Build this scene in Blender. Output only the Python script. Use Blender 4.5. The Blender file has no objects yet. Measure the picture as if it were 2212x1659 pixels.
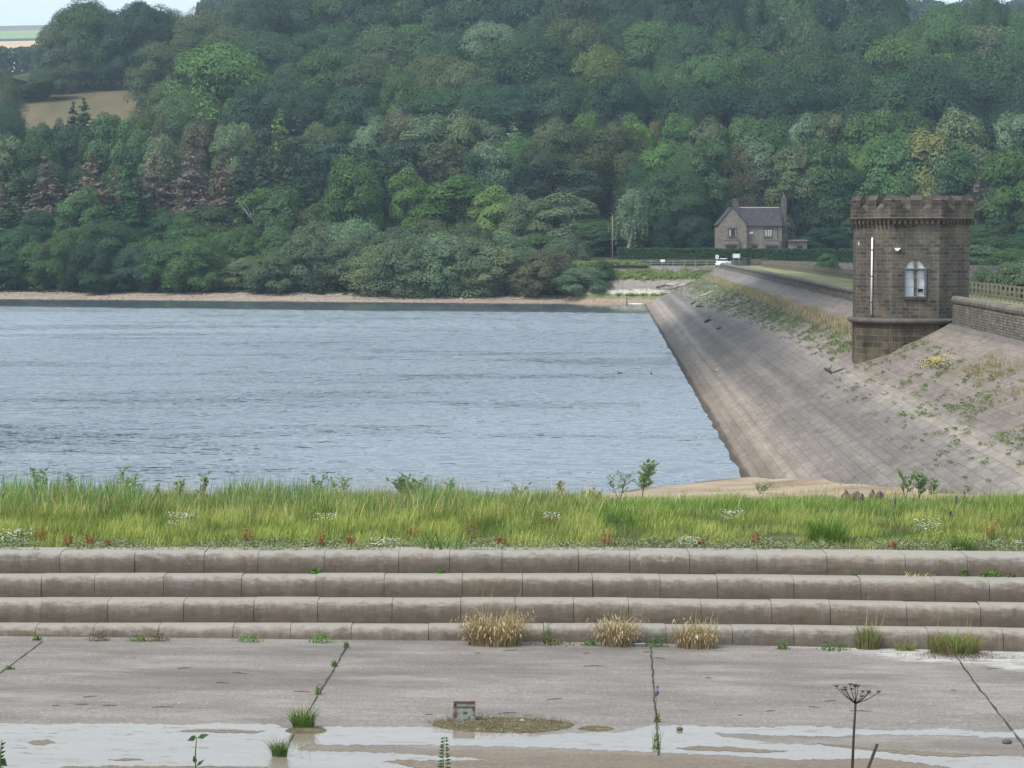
import bpy, math, random
import numpy as np
from mathutils import Vector, noise as mnoise

# ------------------------------------------------------------------ camera, sky, sun, exposure
scene = bpy.context.scene
C = scene.collection
R = math.radians
PITCH = math.atan(303.5/5000)
cam_d = bpy.data.cameras.new("camera"); cam = bpy.data.objects.new("camera", cam_d); C.objects.link(cam)
cam.location = (0, 0, 0); cam.rotation_euler = (R(90)-PITCH, 0, 0)
cam_d.sensor_width = 36; cam_d.lens = 36*5000/2212; cam_d.clip_start = 0.2; cam_d.clip_end = 9000
scene.camera = cam
SUN_EL, SUN_AZ = R(55), R(238)          # azimuth clockwise from +Y: behind the camera, to the left
world = bpy.data.worlds.new("World"); scene.world = world; world.use_nodes = True
wn = world.node_tree; wn.nodes.clear()
sky = wn.nodes.new('ShaderNodeTexSky'); sky.sky_type = 'NISHITA'; sky.sun_disc = False
sky.sun_elevation = SUN_EL; sky.sun_rotation = SUN_AZ; sky.air_density = 1.3; sky.dust_density = 2.5; sky.ozone_density = 1.0
wmix = wn.nodes.new('ShaderNodeMix'); wmix.data_type = 'RGBA'; wmix.inputs[0].default_value = 0.72
wmix.inputs[7].default_value = (8.6, 9.9, 11.0, 1)          # thin bright overcast veil
wbg = wn.nodes.new('ShaderNodeBackground'); wbg.inputs[1].default_value = 0.10
wout = wn.nodes.new('ShaderNodeOutputWorld')
wn.links.new(sky.outputs[0], wmix.inputs[6]); wn.links.new(wmix.outputs[2], wbg.inputs[0]); wn.links.new(wbg.outputs[0], wout.inputs[0])
sun_d = bpy.data.lights.new("sun", 'SUN'); sun_d.energy = 2.7; sun_d.angle = R(12); sun_d.color = (1, .95, .88)
sun = bpy.data.objects.new("sun", sun_d); C.objects.link(sun)
sdir = Vector((math.sin(SUN_AZ)*math.cos(SUN_EL), math.cos(SUN_AZ)*math.cos(SUN_EL), math.sin(SUN_EL)))
sun.rotation_euler = sdir.to_track_quat('Z', 'Y').to_euler(); sun.location = (-60, -60, 90)
scene.view_settings.view_transform = 'Standard'; scene.view_settings.look = 'None'
scene.view_settings.exposure = 0.62; scene.view_settings.gamma = 1
scene.render.engine = 'CYCLES'
scene.cycles.volume_bounces = 0; scene.cycles.max_bounces = 6; scene.cycles.diffuse_bounces = 2
scene.cycles.glossy_bounces = 2; scene.cycles.transmission_bounces = 2; scene.cycles.transparent_max_bounces = 6

rng = np.random.default_rng(7)
rnd = random.Random(11)

# ------------------------------------------------------------------ photo pixel (2212 x 1659) -> world
sP, cP = math.sin(PITCH), math.cos(PITCH)
def ray(px, py):
    u = (px-1106)/5000; v = (829.5-py)/5000
    d = Vector((u, cP+v*sP, -sP+v*cP)); return d/d.y
def at(px, py, D): return ray(px, py)*D
def atz(px, py, z):
    d = ray(px, py); return d*(z/d.z)

# ------------------------------------------------------------------ objects
def tag(o, label=None, cat=None, group=None, kind=None):
    if label: o['label'] = label
    if cat: o['category'] = cat
    if group: o['group'] = group
    if kind: o['kind'] = kind
    return o
def empty(name, loc, rz=0):
    o = bpy.data.objects.new(name, None); C.objects.link(o); o.location = loc; o.rotation_euler = (0, 0, rz)
    o.empty_display_size = .3; return o
def link(name, me, m=None, parent=None, loc=None):
    o = bpy.data.objects.new(name, me); C.objects.link(o)
    if m is not None and len(me.materials) == 0: me.materials.append(m)
    if parent is not None: o.parent = parent
    if loc is not None: o.location = loc
    return o
def np_mesh(name, V, F, col=None, uv=None, smooth=False):
    """V (n,3); F list of (k, k-gon index arrays) or one int array (m,k); col per-vertex (n,3)"""
    me = bpy.data.meshes.new(name)
    F = np.asarray(F, dtype=np.int32); m, k = F.shape
    me.vertices.add(len(V)); me.vertices.foreach_set('co', np.asarray(V, dtype=np.float32).ravel())
    me.loops.add(m*k); me.loops.foreach_set('vertex_index', F.ravel())
    me.polygons.add(m); me.polygons.foreach_set('loop_start', np.arange(m, dtype=np.int32)*k)
    try: me.polygons.foreach_set('loop_total', np.full(m, k, dtype=np.int32))
    except Exception: pass
    if smooth: me.polygons.foreach_set('use_smooth', np.ones(m, dtype=bool))
    me.update(calc_edges=True)
    if col is not None:
        a = me.color_attributes.new('Col', 'FLOAT_COLOR', 'POINT')
        cc = np.ones((len(V), 4), dtype=np.float32); cc[:, :3] = col; a.data.foreach_set('color', cc.ravel())
    if uv is not None:
        l = me.uv_layers.new(name='UVMap'); l.data.foreach_set('uv', np.asarray(uv, dtype=np.float32)[F.ravel()].ravel())
    return me
def wall_uv(me):
    l = me.uv_layers.new(name='UVMap')
    for p in me.polygons:
        n = p.normal
        if abs(n.z) < .8:
            t = Vector((-n.y, n.x, 0)); t.normalize()
            for li in p.loop_indices:
                c = me.vertices[me.loops[li].vertex_index].co; l.data[li].uv = (c.dot(t), c.z)
        else:
            for li in p.loop_indices:
                c = me.vertices[me.loops[li].vertex_index].co; l.data[li].uv = (c.x, c.y)
class MB:
    def __init__(s): s.v = []; s.f = []; s.sm = []
    def add(s, vs, fs, smooth=False):
        b = len(s.v); s.v += [tuple(v) for v in vs]; s.f += [tuple(i+b for i in f) for f in fs]; s.sm += [smooth]*len(fs)
    def box(s, c, size, rz=0, rx=0, taper=1):
        hx, hy, hz = size[0]/2, size[1]/2, size[2]/2
        vs = []
        for z in (-hz, hz):
            k = taper if z > 0 else 1
            for x, y in ((-hx, -hy), (hx, -hy), (hx, hy), (-hx, hy)):
                v = Vector((x*k, y*k, z))
                if rx: v = Vector((v.x, v.y*math.cos(rx)-v.z*math.sin(rx), v.y*math.sin(rx)+v.z*math.cos(rx)))
                v = Vector((v.x*math.cos(rz)-v.y*math.sin(rz), v.x*math.sin(rz)+v.y*math.cos(rz), v.z))
                vs.append(v+Vector(c))
        s.add(vs, [(0, 3, 2, 1), (4, 5, 6, 7), (0, 1, 5, 4), (1, 2, 6, 5), (2, 3, 7, 6), (3, 0, 4, 7)])
    def bar(s, a, b, w, h=None, up=(0, 0, 1)):
        a, b = Vector(a), Vector(b); h = h or w; d = (b-a).normalized(); u = Vector(up)
        if abs(d.dot(u)) > .98: u = Vector((0, 1, 0))
        r = d.cross(u).normalized(); u = r.cross(d)
        vs = [p+r*x*w/2+u*y*h/2 for p in (a, b) for x, y in ((-1, -1), (1, -1), (1, 1), (-1, 1))]
        s.add(vs, [(0, 1, 2, 3), (7, 6, 5, 4), (0, 4, 5, 1), (1, 5, 6, 2), (2, 6, 7, 3), (3, 7, 4, 0)])
    def tube(s, pts, rad, n=6, cap=True):
        pts = [Vector(p) for p in pts]; rad = rad if isinstance(rad, (list, tuple)) else [rad]*len(pts)
        vs = []; fs = []
        for i, p in enumerate(pts):
            d = (pts[min(i+1, len(pts)-1)]-pts[max(i-1, 0)]).normalized()
            u = Vector((0, 0, 1)) if abs(d.z) < .9 else Vector((1, 0, 0))
            r = d.cross(u).normalized(); u = r.cross(d)
            for k in range(n):
                a = 2*math.pi*k/n; vs.append(p+(r*math.cos(a)+u*math.sin(a))*rad[i])
        for i in range(len(pts)-1):
            for k in range(n):
                k2 = (k+1) % n; fs.append((i*n+k, i*n+k2, (i+1)*n+k2, (i+1)*n+k))
        if cap: fs.append(tuple(range(n))[::-1]); fs.append(tuple(range((len(pts)-1)*n, len(pts)*n)))
        s.add(vs, fs, True)
    def prism(s, poly, z0, z1, inset=0):
        n = len(poly); c = sum((Vector((p[0], p[1], 0)) for p in poly), Vector())/n
        vs = [Vector((p[0], p[1], z0)) for p in poly]
        for p in poly:
            q = Vector((p[0], p[1], 0)); q = q+(c-q).normalized()*inset; vs.append(Vector((q.x, q.y, z1)))
        s.add(vs, [tuple(range(n))[::-1], tuple(range(n, 2*n))]+[(i, (i+1) % n, n+(i+1) % n, n+i) for i in range(n)])
    def ball(s, c, r, nu=10, nv=7, sq=(1, 1, 1)):
        vs = []; fs = []
        for j in range(nv+1):
            th = math.pi*j/nv
            for i in range(nu):
                ph = 2*math.pi*i/nu
                vs.append((c[0]+r*sq[0]*math.sin(th)*math.cos(ph), c[1]+r*sq[1]*math.sin(th)*math.sin(ph), c[2]+r*sq[2]*math.cos(th)))
        for j in range(nv):
            for i in range(nu): fs.append((j*nu+i, j*nu+(i+1) % nu, (j+1)*nu+(i+1) % nu, (j+1)*nu+i))
        s.add(vs, fs, True)
    def build(s, name, m, parent=None, loc=None, uv=False):
        me = bpy.data.meshes.new(name); me.from_pydata(s.v, [], s.f); me.update()
        for p, k in zip(me.polygons, s.sm): p.use_smooth = k
        if uv: wall_uv(me)
        return link(name, me, m, parent, loc)

# ------------------------------------------------------------------ materials
class NT:
    def __init__(s, name):
        s.m = bpy.data.materials.new(name); s.m.use_nodes = True; s.t = s.m.node_tree; s.t.nodes.clear()
        s.out = s.t.nodes.new('ShaderNodeOutputMaterial')
    def n(s, ty, **kw):
        nd = s.t.nodes.new('ShaderNode'+ty)
        for k, v in kw.items(): setattr(nd, k, v)
        return nd
    def l(s, a, b): s.t.links.new(a, b); return s
    def pos(s): return s.n('NewGeometry').outputs['Position']
    def obj(s): return s.n('TexCoord').outputs['Object']
    def uv(s): return s.n('UVMap').outputs[0]
    def sc(s, vec, sx, sy, sz, off=(0, 0, 0), rz=0):
        mp = s.n('Mapping'); mp.inputs['Scale'].default_value = (sx, sy, sz); mp.inputs['Location'].default_value = off
        mp.inputs['Rotation'].default_value = (0, 0, rz)
        s.l(vec, mp.inputs[0]); return mp.outputs[0]
    def noise(s, vec, scale, detail=4, rough=.55, dist=0):
        nd = s.n('TexNoise'); s.l(vec, nd.inputs['Vector']); nd.inputs['Scale'].default_value = scale
        nd.inputs['Detail'].default_value = detail; nd.inputs['Roughness'].default_value = rough; nd.inputs['Distortion'].default_value = dist
        return nd.outputs[0]
    def ramp(s, f, stops, interp='LINEAR'):
        nd = s.n('ValToRGB'); s.l(f, nd.inputs[0]); e = nd.color_ramp.elements; nd.color_ramp.interpolation = interp
        while len(e) < len(stops): e.new(.5)
        for i, (p, c) in enumerate(stops):
            e[i].position = p; c = (c, c, c) if not isinstance(c, (tuple, list)) else c; e[i].color = (*c, 1)
        return nd.outputs[0]
    def mix(s, f, a, b, bt='MIX'):
        nd = s.n('Mix', data_type='RGBA', blend_type=bt)
        for v, i in ((f, 0), (a, 6), (b, 7)):
            if isinstance(v, (int, float)): nd.inputs[i].default_value = v if i == 0 else (v, v, v, 1)
            elif isinstance(v, (tuple, list)): nd.inputs[i].default_value = (*v, 1)
            else: s.l(v, nd.inputs[i])
        return nd.outputs[2]
    def math(s, op, a, b=0.0, c=None):
        nd = s.n('Math', operation=op)
        for i, v in enumerate((a, b, c)):
            if v is None: continue
            if isinstance(v, (int, float)): nd.inputs[i].default_value = v
            else: s.l(v, nd.inputs[i])
        return nd.outputs[0]
    def mulf(s, col, f, lo, hi):
        r = s.ramp(f, [(.25, lo), (.75, hi)]); return s.mix(1.0, col, r, 'MULTIPLY')
    def bump(s, h, strength=.3, dist=.05, nrm=None):
        b = s.n('Bump'); b.inputs['Strength'].default_value = strength; b.inputs['Distance'].default_value = dist
        s.l(h, b.inputs['Height'])
        if nrm is not None: s.l(nrm, b.inputs['Normal'])
        return b.outputs[0]
    def pr(s, col, rough=.8, spec=.3, nrm=None, metal=0, ior=None):
        p = s.n('BsdfPrincipled')
        if isinstance(col, (tuple, list)): p.inputs['Base Color'].default_value = (*col, 1)
        else: s.l(col, p.inputs['Base Color'])
        if isinstance(rough, (int, float)): p.inputs['Roughness'].default_value = rough
        else: s.l(rough, p.inputs['Roughness'])
        p.inputs['Specular IOR Level'].default_value = spec; p.inputs['Metallic'].default_value = metal
        if ior: p.inputs['IOR'].default_value = ior
        if nrm is not None: s.l(nrm, p.inputs['Normal'])
        s.l(p.outputs[0], s.out.inputs[0]); return p
def simple(name, col, rough=.7, spec=.3, var=.2, scale=6, metal=0):
    t = NT(name); c = t.mulf(t.mix(0.0, col, col), t.noise(t.obj(), scale), 1-var, 1+var); t.pr(c, rough, spec, metal=metal); return t.m

def leaf_mat(name, fine=1.0, use_obj=True, base=(1, 1, 1), trans=.16, ns=.35):
    t = NT(name)
    if use_obj: c = t.n('ObjectInfo').outputs['Color']
    else:
        a = t.n('Attribute', attribute_name='Col'); c = a.outputs['Color']
    o = t.obj()
    c = t.mulf(c, t.noise(o, ns, 3, .6), .76, 1.28)
    c = t.mulf(c, t.noise(t.sc(o, 1, 1, 1, (7, 3, 1)), 3.1*fine, 2, .6), .8, 1.2)
    d = t.n('BsdfDiffuse'); t.l(c, d.inputs[0]); tr = t.n('BsdfTranslucent')
    t.l(t.mix(1.0, c, (1.15, 1.25, .6), 'MULTIPLY'), tr.inputs[0])
    ms = t.n('MixShader'); ms.inputs[0].default_value = trans; t.l(d.outputs[0], ms.inputs[1]); t.l(tr.outputs[0], ms.inputs[2])
    gl = t.n('BsdfGlossy'); gl.inputs['Roughness'].default_value = .45; gl.inputs[0].default_value = (.8, .9, 1, 1)
    m2 = t.n('MixShader'); m2.inputs[0].default_value = .012; t.l(ms.outputs[0], m2.inputs[1]); t.l(gl.outputs[0], m2.inputs[2])
    t.l(m2.outputs[0], t.out.inputs[0]); return t.m
M = {}
M['leaf'] = leaf_mat('foliage')
M['blade'] = leaf_mat('grass blades', use_obj=False, trans=.3, ns=.5)
M['bark'] = simple('bark', (.09, .07, .055), .9, .1, .3, 2)
M['pale_bark'] = simple('pale bark', (.5, .47, .42), .8, .2, .3, 2)

def stone_wall(name, bw, rh, mortar, c1, c2, cm, stain=.5, rough_amt=.06, warm=None, off=.5, distort=.02, soot=(.35,1.1)):
    t = NT(name); uv = t.uv()
    nz = t.n('TexNoise'); t.l(uv, nz.inputs['Vector']); nz.inputs['Scale'].default_value = 2.2; nz.inputs['Detail'].default_value = 3
    vm = t.n('VectorMath', operation='MULTIPLY_ADD'); t.l(nz.outputs[1], vm.inputs[0]); vm.inputs[1].default_value = (distort*2, distort, 0); t.l(uv, vm.inputs[2])
    b = t.n('TexBrick'); t.l(vm.outputs[0], b.inputs['Vector']); b.offset = off; b.squash = 1.0
    b.inputs['Scale'].default_value = 1; b.inputs['Brick Width'].default_value = bw; b.inputs['Row Height'].default_value = rh
    b.inputs['Mortar Size'].default_value = mortar; b.inputs['Mortar Smooth'].default_value = .3; b.inputs['Bias'].default_value = 0
    b.inputs['Color1'].default_value = (*c1, 1); b.inputs['Color2'].default_value = (*c2, 1); b.inputs['Mortar'].default_value = (*cm, 1)
    c = t.mulf(b.outputs[0], t.noise(uv, 5, 5, .65), .7, 1.3)
    c = t.mulf(c, t.noise(t.sc(uv, 1.1, .22, 1, (3, 1, 0)), 1.1, 4, .6), *soot)
    if warm:
        w = t.ramp(t.noise(t.sc(uv, 1, 1, 1, (11, 5, 0)), .8, 3), [(.5, 0), (.72, 1)]); w = t.math('MULTIPLY', w, .5)
        c = t.mix(w, c, warm)
    h = t.math('MULTIPLY', t.math('SUBTRACT', 1.0, b.outputs[1]), t.math('ADD', t.noise(uv, 7, 4, .6), .5))
    t.pr(c, .9, .15, t.bump(h, .9, rough_amt)); return t.m
M['tower'] = stone_wall('tower gritstone', .48, .2, .018, (.078, .069, .059), (.155, .139, .118), (.215, .198, .17), soot=(.38, 1.2), warm=(.19, .145, .10))
M['plinth'] = stone_wall('tower plinth stone', .8, .34, .018, (.062, .055, .043), (.15, .128, .094), (.2, .185, .14), soot=(.3, 1.25), warm=(.21, .155, .09))
M['dress'] = simple('dressed stone', (.112, .099, .082), .9, .15, .35, 2.5)
M['dark_dress'] = simple('sooty dressed stone', (.065, .055, .045), .9, .15, .3, 2.5)
M['rubble'] = stone_wall('rubble wall stone', .30, .13, .018, (.13, .122, .105), (.28, .265, .235), (.08, .074, .066), soot=(.65, 1.25), rough_amt=.09, distort=.07)
M['cottage'] = stone_wall('cottage stone', .5, .22, .02, (.155, .13, .105), (.25, .21, .172), (.4, .36, .3), soot=(.78, 1.15), rough_amt=.03)
M['slate'] = stone_wall('roof slate', .35, .25, .012, (.045, .04, .048), (.085, .075, .08), (.035, .03, .035), soot=(.75, 1.2), rough_amt=.02)
# ------------------------------------------------------------------ terrain
WZ = -10.3
def ss(x, a, b):
    t = np.clip((x-a)/(b-a), 0, 1); return t*t*(3-2*t)
def shore(X): return 393+(22.3-X)*.337
def near_shore(X): return np.where(X > 3.5, 94.7+(X-3.5)*1.1, 94.7+(X-3.5)*.45)
def Xwater(Y): return 5.9+.042*Y
def Xwall(Y): return 25.1+.047*(Y-171)
def hgt(X, Y):
    X = np.asarray(X, float); Y = np.asarray(Y, float)
    d = Y-shore(X)
    left = np.interp(d, [-60, -15, 0, 10, 14, 40, 190, 250, 330, 520, 900], [-15, -12.5, WZ, -9.15, -8.6, -3.0, 38.8, 51, 60, 54, 40])
    right = np.interp(Y, [380, 393, 399, 404, 411, 414, 432, 640, 760, 1000, 1400], [-12.5, WZ, -6.9, -4.0, -3.9, -2.7, -2.4, 48, 58, 50, 40])
    w = ss(X, 9.5, 14.5)
    far = left*(1-w)+right*w
    far = far-ss(-X, 135, 240)*ss(Y, 560, 700)*14
    nb = np.interp(Y, [0, 3, 10, 12.5, 16, 30, 34], [-1.75, -2.2, -2.95, -3.3, -4.6, -9.6, -9.9])
    top = np.interp(Y, [50.5, 51.2, 52.5, 60, 65], [-9.9, -9.9, -7.05, -7.15, -7.3])
    ns = near_shore(X)
    slope = -7.3-(Y-65)/(ns-65)*3.0
    near = np.where(Y < 34, nb, np.where(Y < 50.5, -9.9, np.where(Y < 65, top, slope)))
    near = np.maximum(near, -15)
    f = ss(Y, 200, 250)
    z = near*(1-f)+far*f
    # ground behind the dam
    xd = Xwall(Y)
    k = ss(X, xd+1, xd+3)*(1-ss(Y, 398, 408))*ss(Y, 52, 60)
    back = -4.3-np.maximum(X-xd-11, 0)*.3; back = np.maximum(back, -9)+ss(Y, 300, 395)*np.clip(X-xd-9, 0, 20)*.25
    z = z*(1-k)+back*k
    return z
def hz(x, y): return float(hgt(x, y))
def grid(name, xs, ys, zf, m, noise_amp=0, noise_sc=.1, **kw):
    XX, YY = np.meshgrid(xs, ys); Z = zf(XX, YY)
    if noise_amp:
        nz = np.array([mnoise.fractal(Vector((x*noise_sc, y*noise_sc, 0)), .8, 2, 3) for x, y in zip(XX.ravel(), YY.ravel())]).reshape(XX.shape)
        Z = Z+nz*noise_amp
    V = np.stack([XX.ravel(), YY.ravel(), Z.ravel()], 1)
    nx, ny = len(xs), len(ys); i = np.arange(ny-1)[:, None]*nx+np.arange(nx-1)[None]
    F = np.stack([i, i+1, i+1+nx, i+nx], -1).reshape(-1, 4)
    uv = V[:, :2]
    o = link(name, np_mesh(name, V, F, uv=uv, smooth=True), m); return o

# ground material: sand by the near shore, shingle by the far shore, woodland floor on the hill
t = NT('ground'); p = t.pos(); sx = t.n('SeparateXYZ'); t.l(p, sx.inputs[0])
wood = t.ramp(t.noise(p, .12, 5, .6), [(.3, (.022, .032, .014)), (.7, (.05, .06, .024))])
sand = t.ramp(t.noise(t.sc(p, 1, .5, 1), .35, 6, .65), [(.28, (.17, .125, .08)), (.5, (.31, .25, .18)), (.75, (.40, .335, .25))])
sand = t.mulf(sand, t.noise(p, 9, 4, .7), .8, 1.2)
soil = t.ramp(t.noise(p, 1.5, 5), [(.3, (.05, .055, .025)), (.7, (.11, .11, .05))])
shing = t.ramp(t.noise(p, 1.6, 6, .75), [(.3, (.12, .09, .07)), (.5, (.27, .215, .165)), (.72, (.42, .35, .28))])
shing = t.mulf(shing, t.noise(t.sc(p, .08, .5, 3), 1.0, 3), .75, 1.2)
nearf = t.ramp(t.math('DIVIDE', sx.outputs[1], 100), [(.615, 0), (.63, 1)])
col = t.mix(nearf, soil, sand)
wet = t.ramp(t.math('MULTIPLY_ADD', sx.outputs[2], .5, 5.5), [(.38, .45), (.5, 1)]); col = t.mix(1.0, col, wet, 'MULTIPLY')
farf = t.math('GREATER_THAN', sx.outputs[1], 250.0); col = t.mix(farf, col, shing)
# pasture on the hill, far left
zz = t.math('ADD', sx.outputs[2], t.math('MULTIPLY', t.noise(p, .25, 2), 1.5))
woodf = t.math('MULTIPLY', t.math('GREATER_THAN', zz, -8.35), farf); col = t.mix(woodf, col, wood)
pas = t.ramp(t.noise(t.sc(p, 1, .3, 1), .12, 4), [(.3, (.085, .08, .04)), (.7, (.14, .115, .065))])
fx = t.math('MULTIPLY', t.math('GREATER_THAN', sx.outputs[1], 596.0), t.math('LESS_THAN', sx.outputs[0], -78.0))
fx = t.math('MULTIPLY', fx, t.math('LESS_THAN', sx.outputs[1], 668.0)); col = t.mix(fx, col, pas)
t.pr(col, .92, .1, t.bump(t.noise(p, 3, 5, .7), .7, .12)); M['ground'] = t.m
xs = np.concatenate([np.arange(-900, -160, 30), np.arange(-160, -40, 5), np.arange(-40, 60, 1.6), np.arange(60, 160, 5), np.arange(160, 901, 30)])
ys = np.concatenate([np.arange(-30, 34, 2), np.arange(34, 110, 1.0), np.arange(110, 380, 9), np.arange(380, 440, 1.2), np.arange(440, 800, 7), np.arange(800, 1401, 60)])
ground = grid('ground', xs, ys, hgt, M['ground'], .12, .25); tag(ground, kind='structure', label='sandy shore, shingle foreshore and wooded hillside ground')

# far pasture hill beyond the wood
t = NT('far fields'); p = t.pos(); sx = t.n('SeparateXYZ'); t.l(p, sx.inputs[0])
yy = t.math('ADD', sx.outputs[1], t.math('MULTIPLY', t.noise(p, .004, 2), 60))
f = t.math('MULTIPLY_ADD', yy, 1/1200, -1400/1200)
c = t.ramp(f, [(0, (.5, .36, .2)), (.36, (.5, .37, .22)), (.365, (.04, .05, .05)), (.44, (.05, .06, .05)), (.445, (.2, .27, .11)), (.8, (.22, .3, .12)), (.9, (.16, .15, .1))], 'CONSTANT')
t.pr(t.mulf(c, t.noise(t.sc(p, 1, .2, 1), .02, 3), .85, 1.15), .9, .1); M['far'] = t.m
def farh(X, Y):
    D = Y; py = np.interp(D, [1300, 1500, 1900, 2000, 2450, 2600, 3500], [150, 108, 82, 76, 62, 50, 75])
    z = D*(526-py)/5000
    return z-np.clip((X+330)/100, 0, 10)*0-np.abs(X+300)*.02
grid('far_hill', np.arange(-900, 200, 25), np.arange(1300, 3600, 25), farh, M['far'], 0).hide_render = False
tag(bpy.data.objects['far_hill'], kind='structure', label='hazy distant hill with a stubble field and a green field')

# ------------------------------------------------------------------ water
t = NT('lake water'); p = t.pos(); sx = t.n('SeparateXYZ'); t.l(p, sx.inputs[0])
def slope(vec, scale, det):
    nd = t.n('TexNoise'); t.l(vec, nd.inputs['Vector']); nd.inputs['Scale'].default_value = scale; nd.inputs['Detail'].default_value = det; nd.inputs['Roughness'].default_value = .6
    v = t.n('VectorMath', operation='SUBTRACT'); t.l(nd.outputs[1], v.inputs[0]); v.inputs[1].default_value = (.5, .5, .5); return v.outputs[0]
s1_ = slope(t.sc(p, 1.1, 2.2, 1, rz=.1), 2.2, 3); s2_ = slope(t.sc(p, .45, 1.1, 1, (4, 2, 0), rz=.12), 1.1, 2)
vs_ = t.n('VectorMath', operation='ADD'); t.l(s1_, vs_.inputs[0]); t.l(s2_, vs_.inputs[1])
gust = t.ramp(t.noise(t.sc(p, .025, .075, 1, (1.3, .4, 0), rz=.1), 1.0, 4, .6), [(.53, .0), (.68, 1)])
shoreY = t.math('MULTIPLY_ADD', sx.outputs[0], -.337, 400.5)
dist = t.math('SUBTRACT', shoreY, sx.outputs[1])
calm = t.ramp(t.math('DIVIDE', t.math('ADD', dist, t.math('MULTIPLY', t.noise(t.sc(p, .03, .1, 1), 1, 3), 14)), 100), [(.55, .22), (.62, 1)])
st = t.math('MULTIPLY', t.math('MULTIPLY_ADD', gust, 1.1, .58), calm)
bias = t.n('CombineXYZ'); t.l(t.math('MULTIPLY', calm, -.155), bias.inputs[1]); bias.inputs[2].default_value = 1
sv = t.n('VectorMath', operation='SCALE'); t.l(vs_.outputs[0], sv.inputs[0]); t.l(st, sv.inputs['Scale'])
sm_ = t.n('VectorMath', operation='MULTIPLY'); t.l(sv.outputs[0], sm_.inputs[0]); sm_.inputs[1].default_value = (.7, 1, 0)
ad = t.n('VectorMath', operation='ADD'); t.l(sm_.outputs[0], ad.inputs[0]); t.l(bias.outputs[0], ad.inputs[1])
nm = t.n('VectorMath', operation='NORMALIZE'); t.l(ad.outputs[0], nm.inputs[0])
t.pr((.085, .105, .125), .06, .5, nm.outputs[0], ior=1.85); M['water'] = t.m
wx = np.array([-700, -300, -100, 0, 50, 60]); wy = np.array([70, 100, 200, 300, 420, 560])
water = grid('water', wx, wy, lambda X, Y: X*0+WZ, M['water']); tag(water, kind='structure', label='blue grey rippled reservoir water')

# ------------------------------------------------------------------ dam slope
prof_t = [-.7, 0, .74, .80, .86, 1.0]; prof_z = [-14.0, WZ, -5.95, -5.45, -5.15, -4.25]
def dam_pt(t_, Y):
    x0, x1 = Xwater(Y), Xwall(Y)
    x1 = x1+.6*(1-ss(Y, 124, 126))
    z = np.interp(t_, prof_t, prof_z); f = np.asarray(t_)
    return np.stack([x0+(x1-x0)*f, Y+0*f, z+0*Y], -1)
ts = np.concatenate([[-.7], np.linspace(-.1, 1.0, 60)]); Ys = np.concatenate([np.arange(50, 180, 1.0), np.arange(180, 408, 3)])
TT, YY = np.meshgrid(ts, Ys); P = dam_pt(TT, YY)
nz = np.array([mnoise.fractal(Vector((x*.35, y*.25, 3)), .8, 2, 3) for x, y in zip(P[..., 0].ravel(), P[..., 1].ravel())]).reshape(TT.shape)
P[..., 2] += nz*.07
seg = np.sqrt(np.diff(P[..., 0], axis=1)**2+np.diff(P[..., 2], axis=1)**2); vv = np.concatenate([np.zeros((len(Ys), 1)), np.cumsum(seg, 1)], 1)
vv -= vv[:, 6:7]
uv = np.stack([YY, vv], -1).reshape(-1, 2)
nx = len(ts); i = np.arange(len(Ys)-1)[:, None]*nx+np.arange(nx-1)[None]
F = np.stack([i, i+1, i+1+nx, i+nx], -1).reshape(-1, 4)
t = NT('stone pitching'); uvn = t.uv(); su = t.n('SeparateXYZ'); t.l(uvn, su.inputs[0])
nzt = t.n('TexNoise'); t.l(uvn, nzt.inputs['Vector']); nzt.inputs['Scale'].default_value = 1.0; nzt.inputs['Detail'].default_value = 3
vm = t.n('VectorMath', operation='MULTIPLY_ADD'); t.l(nzt.outputs[1], vm.inputs[0]); vm.inputs[1].default_value = (.3, .07, 0); t.l(uvn, vm.inputs[2])
b = t.n('TexBrick'); t.l(vm.outputs[0], b.inputs['Vector']); b.inputs['Scale'].default_value = 1; b.offset = .43; b.offset_frequency = 2; b.squash = 1.3; b.squash_frequency = 3
b.inputs['Brick Width'].default_value = .95; b.inputs['Row Height'].default_value = .42; b.inputs['Mortar Size'].default_value = .02; b.inputs['Mortar Smooth'].default_value = .25
b.inputs['Color1'].default_value = (.176, .161, .147, 1); b.inputs['Color2'].default_value = (.21, .192, .177, 1); b.inputs['Mortar'].default_value = (.165, .15, .137, 1)
mk = t.math('MULTIPLY', b.outputs[1], t.ramp(t.noise(uvn, 1.7, 4, .7), [(.5, 0), (.68, .75)]))
c = t.mix(mk, b.outputs[0], (.05, .045, .04))
c = t.mulf(c, t.noise(uvn, 5.5, 8, .85), .5, 1.5)
c = t.mulf(c, t.noise(t.sc(uvn, 1, 1.6, 1, (7, 2, 0)), 1.1, 4, .6), .8, 1.2)
band = t.noise(t.sc(uvn, .006, .42, 1, (0, 1.9, 0)), 1.6, 3, .6)
c = t.mix(1.0, c, t.ramp(band, [(.36, (.86, .86, .87)), (.5, (1, 1, 1)), (.62, (1.14, 1.13, 1.11))]), 'MULTIPLY')
c = t.mulf(c, t.noise(t.sc(uvn, .12, .4, 1, (5, 5, 0)), 1, 4, .6), .78, 1.2)
low = t.ramp(su.outputs[1], [(.0, 0), (1, 1)])
vw = t.math('ADD', su.outputs[1], t.math('MULTIPLY', t.math('SUBTRACT', t.noise(t.sc(uvn, .05, .6, 1), 1.5, 5, .65), .5), .55))
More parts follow.
